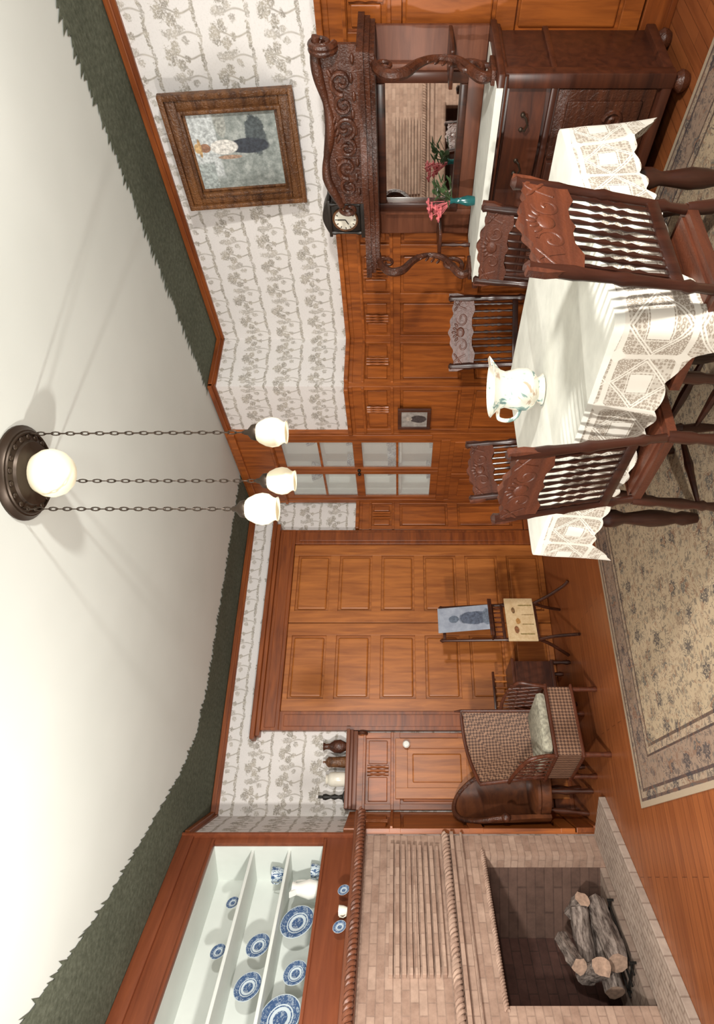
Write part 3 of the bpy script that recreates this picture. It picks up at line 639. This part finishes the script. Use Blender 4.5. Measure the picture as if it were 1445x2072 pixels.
for s in (-1,1):
    bb=B(); x0,x1=sorted((s*0.42,s*0.60)); bb.box(x0,x1,0.02,0.28,1.12,1.14,0.004); bb.turned((s*0.52,0.25,0.93),(s*0.52,0.25,1.12),[(0,.012),(.2,.016),(.35,.008),(.6,.014),(.8,.008),(1,.012)]); part(sb,bb,'side_shelf','dark')
bb=B(); bb.box(-0.56,0.56,0.10,0.548,0.0,0.004); bb.box(-0.56,0.56,0.546,0.551,-0.03,0.004)
solo(bb,'sideboard_runner','cloth',(XR-0.06,2.15,0.931),'white linen runner on the sideboard top','cloth',rz=R(90),smooth=False)
ck=thing('mantel_clock',(XR-0.235,2.50,1.601),R(90),'black mantel clock with round white dial on the sideboard canopy','clock')
bb=B(); bb.box(-0.13,0.13,-0.06,0.06,0,0.03,0.004); bb.box(-0.112,0.112,-0.05,0.05,0.03,0.215,0.012); bb.box(-0.125,0.125,-0.06,0.06,0.212,0.232,0.004)
bb.prism([(-0.11,0.23)]+[(-0.11+0.22*i/12,0.232+0.035*math.sin(math.pi*i/12)) for i in range(13)]+[(0.11,0.23)],-0.045,0.045)
for x in (-0.098,0.098): bb.turned((x,0.052,0.03),(x,0.052,0.215),[(0,.012),(.1,.014),(.2,.008),(.8,.008),(.9,.014),(1,.012)])
part(ck,bb,'case','ebony')
MX=Matrix.Translation((0,0.05,0.125))@Matrix.Rotation(R(-90),4,'X')
bb=B(); bb.lathe([(0.0,0),(0.070,0),(0.070,0.012),(0.0,0.012)],n=28,M=MX); part(ck,bb,'dial','cream')
bb=B(); bb.tube([(0.074*math.cos(a*math.pi/14),0.062,0.125+0.074*math.sin(a*math.pi/14)) for a in range(28)],0.007,6,closed=True); part(ck,bb,'bezel','gilt')
bb=B(); bb.box(-0.003,0.003,0.063,0.066,0.125,0.175); part(ck,bb,'clock_hand','ebony',False)
bb=B(); bb.box(-0.003,0.003,0.063,0.0655,0.125,0.16,M=Matrix.Translation((0,0,0.125))@Matrix.Rotation(R(120),4,'Y')@Matrix.Translation((0,0,-0.125))); part(ck,bb,'clock_hand','ebony',False)
for a in range(12):
    q=math.pi*a/6; bb=B(); bb.box(-0.0025,0.0025,0.0625,0.064,0.052,0.064,M=Matrix.Translation((0,0,0.125))@Matrix.Rotation(q,4,'Y')); part(ck,bb,'hour_mark','ebony',False)
fv=thing('flower_vase',(3.54,2.37,0.936),0,'teal glass vase holding pink flowers on the sideboard','vase',scale=0.9)
bb=B(); bb.lathe([(0.026,0),(0.03,0.01),(0.034,0.05),(0.020,0.10),(0.015,0.14),(0.022,0.165),(0.019,0.165),(0.012,0.14)],n=20); part(fv,bb,'vase_body','teal')
for k in range(14):
    a=random.uniform(0,6.28); rr=random.uniform(0.01,0.07); z=random.uniform(0.22,0.32)
    px,py=rr*math.cos(a)-0.02,rr*math.sin(a)+0.06
    bb=B()
    for j in range(6):
        b_=j*math.pi/3; bb.ball((px+0.014*math.cos(b_),py+0.014*math.sin(b_),z),0.013,1,1,0.6,n=8)
    bb.ball((px,py,z+0.005),0.012,n=8); bb.cyl((px,py,z),(0,0,0.15),0.0022,n=5)
    part(fv,bb,'flower','pink')
for k in range(22):
    a=random.uniform(0,6.28); z=random.uniform(0.16,0.30); rr=random.uniform(0.02,0.10); px,py=rr*math.cos(a),rr*math.sin(a)-0.07
    bb=B(); M_=Matrix.Translation((px,py,z))@Matrix.Rotation(a,4,'Z')@Matrix.Rotation(R(random.uniform(-40,40)),4,'Y')
    bb.ball((0,0,0),0.034,1,0.5,0.12,n=8,M=M_); bb.cyl((px,py,z),(0,0,0.15),0.0018,n=5); part(fv,bb,'leaf','green')

# ------------------------------------------------ rug
RC=(0.34+RW/2,3.97-RL/2)
solo(B().box(-RW/2,RW/2,-RL/2,RL/2,0,0.011,0.003),'area_rug','rug',(RC[0],RC[1],0.0005),'beige oriental rug with floral field and dark patterned border','rug',smooth=False)
ZR=0.0125
# ------------------------------------------------ table
TC=(1.93,2.04); TR=R(4); hx,hy=0.57,0.68
tb=thing('dining_table',(TC[0],TC[1],ZR),TR,'dark wooden dining table under a white cloth','table')
bb=B(); bb.box(-hx,hx,-hy,hy,0.715,0.74,0.006); part(tb,bb,'tabletop','darkx')
bb=B(); bb.box(-hx+0.06,hx-0.06,-hy+0.06,hy-0.06,0.63,0.715,0.004); part(tb,bb,'apron','darkx')
for x in (-hx+0.12,hx-0.12):
    for y in (-hy+0.13,hy-0.13):
        bb=B(); bb.lathe([(0.022,0),(0.028,0.03),(0.035,0.07),(0.025,0.10),(0.038,0.16),(0.042,0.22),(0.030,0.30),(0.026,0.34),(0.042,0.38),(0.042,0.42),(0.028,0.45),(0.038,0.50),(0.042,0.63)],(x,y,0),16); part(tb,bb,'leg','chair')
def tablecloth():
    bb=B(); uvl=bb.bm.loops.layers.uv.new('UVMap')
    cr=0.04
    X,Y=hx+0.008,hy+0.008
    def arc(cx,cy,a0):
        return [(cx+cr*math.cos(a0+math.pi/2*i/6),cy+cr*math.sin(a0+math.pi/2*i/6)) for i in range(7)]
    raw=arc(X-cr,Y-cr,0)+arc(-X+cr,Y-cr,math.pi/2)+arc(-X+cr,-Y+cr,math.pi)+arc(X-cr,-Y+cr,1.5*math.pi)
    raw.append(raw[0]); out=[]
    tot=sum((Vector(a)-Vector(b)).length for a,b in zip(raw[:-1],raw[1:])); N=420
    k=0; acc=0; 
    for i in range(N):
        d=tot*i/N
        while acc+(Vector(raw[k+1])-Vector(raw[k])).length<d: acc+=(Vector(raw[k+1])-Vector(raw[k])).length; k+=1
        a,b=Vector(raw[k]),Vector(raw[k+1]); out.append(a+(b-a)*((d-acc)/max((b-a).length,1e-9)))
    s=[tot*i/N for i in range(N)]
    zt=0.752; K=12; rows=[]
    for i,p in enumerate(out):
        q=out[(i+1)%N]-out[i-1]; nn=Vector((q.y,-q.x)).normalized()
        dc=min((p-Vector((sx*X,sy*Y))).length for sx in (-1,1) for sy in (-1,1))
        cor=math.exp(-(dc/0.12)**2)
        drop=0.215+0.15*cor+0.020*abs(math.sin(s[i]*math.pi/0.11))+0.012*math.sin(s[i]*4.3)
        wav=0.5+0.35*math.sin(s[i]*2*math.pi/0.42+1.2*math.sin(s[i]*3))+0.15*math.sin(s[i]*41); col=[]
        for k2 in range(K+1):
            t=k2/K; off=0.004+0.008*min(1,t*4)+t*t*(0.032*wav+0.02*cor)
            col.append(bb.v((p.x+nn.x*off,p.y+nn.y*off,zt-drop*t if k2 else zt)))
        rows.append((col,drop))
    for i in range(N):
        a,da=rows[i]; b_,db=rows[(i+1)%N]
        for k2 in range(K):
            fc=bb.f([a[k2],b_[k2],b_[k2+1],a[k2+1]],1 if k2>=1 else 0)
            if fc:
                s1=s[i]+tot/N; vals=[(s[i],-da*k2/K),(s1,-db*k2/K),(s1,-db*(k2+1)/K),(s[i],-da*(k2+1)/K)]
                for lp,uv_ in zip(fc.loops,vals): lp[uvl].uv=uv_
    prev=[r[0][0] for r in rows]
    for f_ in (0.86,0.5,0.15):
        cur=[bb.v((out[i].x*f_,out[i].y*f_,zt+0.002)) for i in range(N)]
        for i in range(N):
            bb.f([prev[i],prev[(i+1)%N],cur[(i+1)%N],cur[i]],0)
        prev=cur
    bb.f(prev,0); return bb
solo(tablecloth(),'tablecloth',['cloth','lace'],(TC[0],TC[1],ZR),'white linen tablecloth with deep scalloped lace edge on the dining table','tablecloth',rz=TR)
t=thing('painted_pitcher',(1.84,2.12,0.768),R(150),'squat cream ceramic pitcher with soft blue-green painted flowers on the table','pitcher',scale=(1,1,0.9))
bb=B(); bb.lathe([(0.060,0),(0.070,0.006),(0.058,0.018),(0.052,0.03),(0.078,0.05),(0.092,0.08),(0.092,0.13),(0.082,0.165),(0.078,0.185),(0.086,0.210),(0.108,0.240),(0.122,0.252),(0.117,0.255),(0.09,0.235),(0.066,0.195),(0.06,0.17)],n=32); part(t,bb,'body','pitcher')
bb=B(); bb.tube(smoothpath([(0.085,0,0.215),(0.125,0,0.215),(0.135,0,0.17),(0.12,0,0.13),(0.088,0,0.11)]),0.009,8); part(t,bb,'handle','pitcher')
bb=B(); bb.prism([(-0.09,0.222),(-0.14,0.262),(-0.10,0.254)],-0.03,0.03); part(t,bb,'spout','pitcher')

# ------------------------------------------------ dining chairs
def make_chair():
    c=thing('dining_chair',(1.61,1.41,ZR),0,'dark pressed-back wooden dining chair with turned spindles at the table','chair','pressed-back dining chairs')
    bb=B(); poly=[(-0.20,-0.19),(-0.21,0.05),(-0.225,0.19),(-0.15,0.215),(0.15,0.215),(0.225,0.19),(0.21,0.05),(0.20,-0.19)]
    bb.prism(poly,0.435,0.465,ax='xy'); bb.prism([(x*0.86,y*0.86) for x,y in poly],0.464,0.472,ax='xy'); part(c,bb,'seat','crest')
    lp=[(0,0.014),(0.05,0.018),(0.12,0.014),(0.3,0.022),(0.42,0.015),(0.45,0.022),(0.5,0.015),(0.62,0.023),(0.8,0.017),(0.85,0.023),(1,0.020)]
    for sx in (-1,1):
        bb=B(); bb.turned((sx*0.20,0.19,0),(sx*0.185,0.17,0.44),lp); part(c,bb,'leg','chair')
        bb=B(); bb.turned((sx*0.19,-0.23,0),(sx*0.185,-0.18,0.46),lp); part(c,bb,'leg','chair')
        bb=B(); bb.turned((sx*0.180,-0.18,0.455),(sx*0.188,-0.265,0.985),[(0,0.016),(0.12,0.014),(0.16,0.021),(0.2,0.014),(0.45,0.018),(0.5,0.022),(0.55,0.016),(0.7,0.018),(0.75,0.021),(0.95,0.017),(0.98,0.020),(1,0.009)]); part(c,bb,'back_post','chair')
        bb=B(); bb.turned((sx*0.193,0.175,0.2),(sx*0.188,-0.20,0.22),[(0,0.008),(0.4,0.014),(0.5,0.018),(0.6,0.014),(1,0.008)],8); part(c,bb,'stretcher','chair')
    for z,y in ((0.14,0.182),(0.26,0.178)):
        bb=B(); bb.turned((-0.19,y,z),(0.19,y,z),[(0,0.008),(0.3,0.014),(0.5,0.018),(0.7,0.014),(1,0.008)],8); part(c,bb,'stretcher','chair')
    tilt=Matrix.Translation((0,-0.245,0.84))@Matrix.Rotation(R(9),4,'X')
    n=48; top=[]
    for i in range(n+1):
        x=-0.215+0.43*i/n; u=abs(x)/0.215
        top.append((x,0.130+0.013*math.cos(x*math.pi/0.14)+0.006*math.cos(x*95)+(0.010 if u>0.86 else 0)))
    bot=[(0.215,0.09),(0.198,0.03),(0.18,-0.012),(0.12,-0.022),(0.075,-0.002),(0.03,-0.002),(0,-0.014),(-0.03,-0.002),(-0.075,-0.002),(-0.12,-0.022),(-0.18,-0.012),(-0.198,0.03),(-0.215,0.09)]
    bb=B(); bb.prism(top+bot,-0.010,0.012,M=tilt)
    for yy in (0.0125,-0.0105):
        F=tilt@Matrix.Translation((0,yy,0))@Matrix.Scale(0.38,4,(0,1,0))
        for sg in (-1,1):
            bb.tube([(p[0],0,p[1]) for p in spiral(sg*0.075,0.06,0.042,0.008,R(90),R(90+sg*400))],0.0055,6,M=F)
            bb.tube([(sg*(0.125+0.06*q/8),0,0.035+0.075*math.sin(q/8*2.2)) for q in range(9)],0.006,6,M=F)
            for q in range(4): bb.ball((0,0,0),0.011,1.7,0.8,0.6,n=8,M=F@Matrix.Translation((sg*(0.13+0.018*q),0,0.10-0.014*q))@Matrix.Rotation(sg*0.7,4,'Y'))
        bb.ball((0,0,0),0.026,1.1,0.6,1,M=F@Matrix.Translation((0,0,0.07)))
        for q in range(5): bb.ball((0,0,0),0.011,0.7,0.8,1.4,n=8,M=F@Matrix.Translation((0.024*(q-2)*0.8,0,0.112-0.008*abs(q-2)))@Matrix.Rotation((q-2)*0.4,4,'Y'))
    part(c,bb,'backrest','crest')
    bb=B(); bb.box(-0.182,0.182,-0.212,-0.190,0.555,0.59,0.004); part(c,bb,'lower_rail','chair')
    for i in range(9):
        x=-0.15+0.30*i/8; bb=B()
        bb.turned((x,-0.20,0.585),(x*1.03,-0.243,0.835),[(0,0.006),(0.1,0.008),(0.25,0.005),(0.35,0.010),(0.42,0.005),(0.5,0.0095),(0.58,0.005),(0.65,0.010),(0.75,0.005),(0.9,0.008),(1,0.006)],8); part(c,bb,'spindle','chair')
    return c
ch=make_chair()
ch.scale=(1,1,1.065)
def sc(c,s): c.scale=s
c=clone(ch,(1.45,1.905,ZR),R(-88)); sc(c,(1.04,1,1.05))
c=clone(ch,(2.52,2.10,ZR),R(92)); sc(c,(1.1,1,1.0))
c=clone(ch,(2.05,2.80,ZR),R(182)); sc(c,(1,1,1.0))
c=clone(ch,(3.04,2.88,ZR),R(146),label='dark pressed-back wooden dining chair standing away by the wall'); sc(c,(1.2,1,1.06))

# ------------------------------------------------ ceiling fixture
LC=Vector((1.394,2.105,CZ))
lf=thing('ceiling_light',tuple(LC),0,'bronze ceiling light with opal globe and three chain-hung glass shades','lamp')
bb=B(); bb.lathe([(0.190,0),(0.190,-0.008),(0.175,-0.020),(0.172,-0.026),(0.15,-0.028),(0.13,-0.035),(0.125,-0.045),(0.085,-0.05),(0.0,-0.05)],n=40)
bb.tube([(0.16*math.cos(a*math.pi/20),0.16*math.sin(a*math.pi/20),-0.028) for a in range(40)],0.006,6,closed=True)
for a in range(18): bb.ball((0.143*math.cos(a*math.pi/9),0.143*math.sin(a*math.pi/9),-0.032),0.013,1,1,0.5,n=8)
part(lf,bb,'ceiling_plate','brass')
bb=B(); bb.lathe([(0.06,-0.045),(0.075,-0.055),(0.094,-0.09),(0.097,-0.12),(0.085,-0.155),(0.06,-0.182),(0.02,-0.198),(0.0,-0.2)],n=28); part(lf,bb,'globe','opal')
for (wx,wy),(tx,ty) in (((1.1745,2.012),(1.240,2.124)),((1.529,2.016),(1.525,2.02)),((1.476,2.2885),(1.443,2.238))):
    p=Vector((wx,wy,0))-Vector((LC.x,LC.y,0)); tp=Vector((tx-LC.x,ty-LC.y,-0.03)); bt=p+Vector((0,0,1.985-CZ))
    bb=B(); n=30; L=(bt-tp).length; d=(bt-tp).normalized()
    Q=d.to_track_quat('Z','Y').to_matrix().to_4x4()
    for i in range(n):
        cpt=tp+d*(L*(i+0.5)/n); ang=(i%2)*math.pi/2; lh=L/n*0.66; lw=0.0065
        bb.tube([Matrix.Translation(cpt)@Q@Matrix.Rotation(ang,4,'Z')@Vector((lw*math.cos(a*math.pi/5),0,lh*math.sin(a*math.pi/5))) for a in range(10)],0.0024,5,closed=True)
    part(lf,bb,'chain','brass')
    bb=B(); bb.lathe([(0.004,0.03),(0.010,0.022),(0.012,0.01),(0.030,-0.005),(0.034,-0.022),(0.030,-0.035),(0.0,-0.035)],tuple(bt),18); sh=part(lf,bb,'shade_holder','brass')
    bb=B(); zz=bt.z-0.022
    bb.lathe([(0.028,zz),(0.042,zz-0.014),(0.055,zz-0.040),(0.060,zz-0.065),(0.056,zz-0.088),(0.044,zz-0.105),(0.041,zz-0.113),(0.046,zz-0.122),(0.042,zz-0.122),(0.037,zz-0.113)],(bt.x,bt.y,0),24,cap=False); part(lf,bb,'lamp_shade','opal')

# ------------------------------------------------ wicker armchair
ac=thing('armchair',(0.88,4.63,0),R(192),'brown woven wicker armchair with pale cushion by the fireplace','armchair')
for x in (-0.23,0.23):
    for y in (-0.20,0.20):
        bb=B(); bb.lathe([(0.016,0),(0.020,0.02),(0.015,0.06),(0.018,0.12),(0.018,0.2)],(x,y,0),10); part(ac,bb,'leg','crest')
bb=B(); bb.tube([(-0.25,-0.22,0.185),(0.25,-0.22,0.185),(0.25,0.22,0.185),(-0.25,0.22,0.185)],0.011,8,closed=True); bb.tube([(-0.25,-0.22,0.365),(0.25,-0.22,0.365),(0.25,0.22,0.365),(-0.25,0.22,0.365)],0.013,8,closed=True); part(ac,bb,'seat_frame','crest')
bb=B(); bb.box(-0.24,0.24,-0.21,0.215,0.19,0.365); part(ac,bb,'woven_seat','cane',False)
bb=B(); bb.box(-0.20,0.22,-0.16,0.23,0.372,0.442,0.03); part(ac,bb,'cushion','grey')
bb=B(); n=14
def bk(u,t): 
    x=-(0.24+0.03*t)+(0.48+0.06*t)*u; y=-0.17-0.07*math.sin(math.pi*u)-0.07*t; z=0.38+t*(0.44+0.10*(1-u)+0.02*math.sin(math.pi*u)); return (x,y,z)
F=[[bb.v(bk(i/n,j/6)) for j in range(7)] for i in range(n+1)]; K=[[bb.v((lambda p:(p[0],p[1]-0.02,p[2]))(bk(i/n,j/6))) for j in range(7)] for i in range(n+1)]
for i in range(n):
    for j in range(6): bb.f([F[i][j],F[i+1][j],F[i+1][j+1],F[i][j+1]]); bb.f([K[i][j],K[i][j+1],K[i+1][j+1],K[i+1][j]])
part(ac,bb,'woven_back','cane')
bb=B(); bb.tube([bk(0,j/6) for j in range(7)]+[bk(i/n,1) for i in range(1,n+1)]+[bk(1,1-j/6) for j in range(1,7)],0.013,8)
bb.cyl(bk(0,1),(-0.275,-0.26,0.97),0.012,0.005); part(ac,bb,'back_frame','crest')
for s in (-1,1):
    bb=B(); bb.tube(smoothpath([(s*0.265,-0.22,0.62),(s*0.28,-0.08,0.62),(s*0.28,0.10,0.59),(s*0.27,0.215,0.54),(s*0.25,0.225,0.44),(s*0.245,0.215,0.36)]),0.013,8)
    for q in range(6):
        y0=-0.18+0.06*q; bb.cyl((s*0.272,y0,0.605),(s*0.248,min(0.2,y0+0.10),0.37),0.0045,n=5); bb.cyl((s*0.272,y0+0.06,0.603),(s*0.248,y0-0.03,0.37),0.0045,n=5)
    part(ac,bb,'arm','crest')
bc=thing('barrel_chair',(0.56,5.08,0),R(215),'dark brown polished rounded barrel-back chair beside the hearth','chair')
def arch(u): return 0.34*max(0.0,math.sin(math.pi*u))**0.7
bb=B(); n=26; rr=0.205; A=[]
for i in range(n+1):
    a=R(190)+R(160)*i/n; u=i/n
    zt=0.62+arch(u)
    col=[]
    for (ra,z) in ((rr,0.30),(rr+0.005,0.45),(rr+0.015,zt-0.05),(rr+0.005,zt),(rr-0.02,zt),(rr-0.02,zt-0.06),(rr-0.025,0.45),(rr-0.025,0.30)):
        col.append(bb.v((ra*1.05*math.cos(a),ra*math.sin(a),z)))
    A.append(col)
bb.rings(A); part(bc,bb,'barrel_back','barrel')
bb=B(); bb.tube([((rr+0.0)*1.05*math.cos(R(190)+R(160)*i/n),(rr)*math.sin(R(190)+R(160)*i/n),0.635+arch(i/n)) for i in range(n+1)],0.020,8)
for s in (-1,1): bb.ball((s*0.215,-0.03,0.63),0.034,1,1,1)
part(bc,bb,'top_rail','carved')
bb=B(); bb.lathe([(0.18,0.37),(0.19,0.38),(0.19,0.40),(0.17,0.415),(0.0,0.425)],n=28); bb.lathe([(0.175,0.30),(0.18,0.31),(0.18,0.372)],n=28); part(bc,bb,'seat','barrel')
for a in (45,135,225,315):
    bb=B(); bb.turned((0.16*math.cos(R(a)),0.16*math.sin(R(a)),0.0),(0.13*math.cos(R(a)),0.13*math.sin(R(a)),0.32),[(0,.014),(.1,.02),(.3,.013),(.6,.024),(.8,.016),(1,.022)]); part(bc,bb,'leg','dark')
# ------------------------------------------------ display stand
SX,SY=1.82,4.86
ds=thing('display_stand',(SX,SY,0),R(192),'slender spindled wooden display stand against the panelled doors','stand')
for s in (-1,1):
    bb=B(); bb.turned((s*0.17,-0.05,0.25),(s*0.155,-0.10,1.06),[(0,0.014),(0.3,0.012),(0.33,0.018),(0.36,0.012),(0.7,0.013),(0.95,0.012),(0.98,0.018),(1,0.006)],8); part(ds,bb,'post','dark')
    bb=B(); bb.tube(smoothpath([(s*0.17,-0.05,0.27),(s*0.19,0.03,0.16),(s*0.23,0.12,0.04),(s*0.25,0.16,0.012)]),0.013,8); part(ds,bb,'leg','dark')
    bb=B(); bb.tube(smoothpath([(s*0.17,-0.05,0.27),(s*0.18,-0.12,0.16),(s*0.21,-0.20,0.04),(s*0.22,-0.22,0.012)]),0.013,8); part(ds,bb,'leg','dark')
for z,y in ((1.02,-0.098),(0.62,-0.073),(0.54,-0.068),(0.27,-0.052)):
    bb=B(); bb.box(-0.165,0.165,y-0.010,y+0.010,z-0.012,z+0.012,0.003); part(ds,bb,'rail','dark')
for i in range(7):
    x=-0.135+0.27*i/6; bb=B(); bb.turned((x,-0.07,0.54),(x,-0.073,0.62),[(0,.005),(.5,.009),(1,.005)],6); part(ds,bb,'spindle','crest')
bb=B(); bb.box(-0.17,0.17,-0.07,0.02,0.632,0.645,0.003); bb.box(-0.17,0.17,0.01,0.02,0.644,0.665,0.002); part(ds,bb,'ledge','dark')
pm=paint('blue_portrait',[(0.3,(0.22,0.25,0.31)),(0.7,(0.36,0.39,0.46))],[(0.0,0.13,0.065,0.14,(0.085,0.105,0.15),'e'),(0.0,0.30,0.035,0.045,(0.12,0.15,0.20),'e'),(0.0,0.03,0.08,0.04,(0.14,0.17,0.22),'e')],14)
solo(B().box(-0.115,0.115,0,0.008,0,0.43,0.002),'portrait_print',pm,(SX+0.006,SY-0.002,0.646),'blue-grey portrait print standing on the display stand','picture',rot=(R(9),0,R(192)),smooth=False)
pm=paint('butterfly_panel',[(0.3,(0.52,0.35,0.18)),(0.7,(0.68,0.52,0.31))],[(0.10,0.16,0.035,0.02,(0.25,0.10,0.04),'e'),(0.02,0.14,0.03,0.02,(0.40,0.20,0.06),'e'),(-0.08,0.17,0.03,0.016,(0.22,0.12,0.05),'e'),(0.14,0.08,0.006,0.06,(0.25,0.18,0.06),'b'),(-0.13,0.07,0.006,0.06,(0.25,0.18,0.06),'b'),(0.05,0.06,0.004,0.05,(0.25,0.18,0.06),'b'),(-0.04,0.06,0.004,0.05,(0.3,0.2,0.08),'b')],30)
bb=B(); bb.box(-0.20,0.20,-0.035,-0.02,0.0,0.235,0.003); p_=part(ds,bb,'embroidered_panel',pm,False,'cream panel embroidered with butterflies and reeds')
p_.location=(0,0,0.285)
# ------------------------------------------------ side table
st=thing('side_table',(1.33,5.16,0),R(185),'low dark side table with spindled gallery against the doors','side table')
bb=B(); bb.box(-0.20,0.20,-0.16,0.14,0.46,0.485,0.005); bb.box(-0.19,0.19,-0.15,0.13,0.14,0.165,0.004); bb.box(-0.18,0.18,-0.15,0.12,0.165,0.46); part(st,bb,'case','darkx',False)
for x in (-0.17,0.17):
    for y in (-0.14,0.12):
        bb=B(); bb.lathe([(0.014,0),(0.022,0.03),(0.014,0.07),(0.02,0.14)],(x,y,0),8); part(st,bb,'leg','dark')
bb=B(); bb.box(-0.19,0.19,-0.155,-0.135,0.585,0.605,0.003); part(st,bb,'gallery_rail','dark')
for i in range(7):
    x=-0.16+0.32*i/6; bb=B(); bb.turned((x,-0.145,0.485),(x,-0.145,0.585),[(0,.006),(.3,.010),(.5,.006),(.7,.010),(1,.006)],6); part(st,bb,'spindle','doorw')

# ------------------------------------------------ lights
def area(name,loc,target,size,power,col=(1,0.975,0.92)):
    l=bpy.data.lights.new(name,'AREA'); l.shape='DISK'; l.size=size; l.energy=power; l.color=col
    o=bpy.data.objects.new(name,l); COL.objects.link(o); o.location=loc
    d=Vector(target)-Vector(loc); o.rotation_euler=d.to_track_quat('-Z','Y').to_euler(); return o
area('flash_and_fill_light',(-0.72,2.15,1.60),(2.2,4.2,1.85),0.14,78)
area('flash_and_fill_light',(1.55,-0.55,1.75),(1.6,4.2,1.55),0.18,118)
area('flash_and_fill_light',(-0.3,-0.5,1.9),(1.2,4.6,1.9),0.5,44)  # soft fill lamp added behind the camera, not one of the flashes
w=bpy.data.worlds.new('World'); scene.world=w; w.use_nodes=True
w.node_tree.nodes['Background'].inputs[0].default_value=(0.95,1.0,0.95,1); w.node_tree.nodes['Background'].inputs[1].default_value=0.42
# ------------------------------------------------ camera
cam=bpy.data.cameras.new('camera'); co=bpy.data.objects.new('camera',cam); COL.objects.link(co)
cam.sensor_width=36; cam.sensor_fit='AUTO'; cam.lens=36*1280/2072; cam.shift_x=-82.5/2072; cam.shift_y=0; cam.clip_start=0.02
s3=math.sqrt(3)/2
co.matrix_world=Matrix(((0,s3,-0.5,0),(0,-0.5,-s3,0),(-1,0,0,1.4),(0,0,0,1)))
scene.camera=co
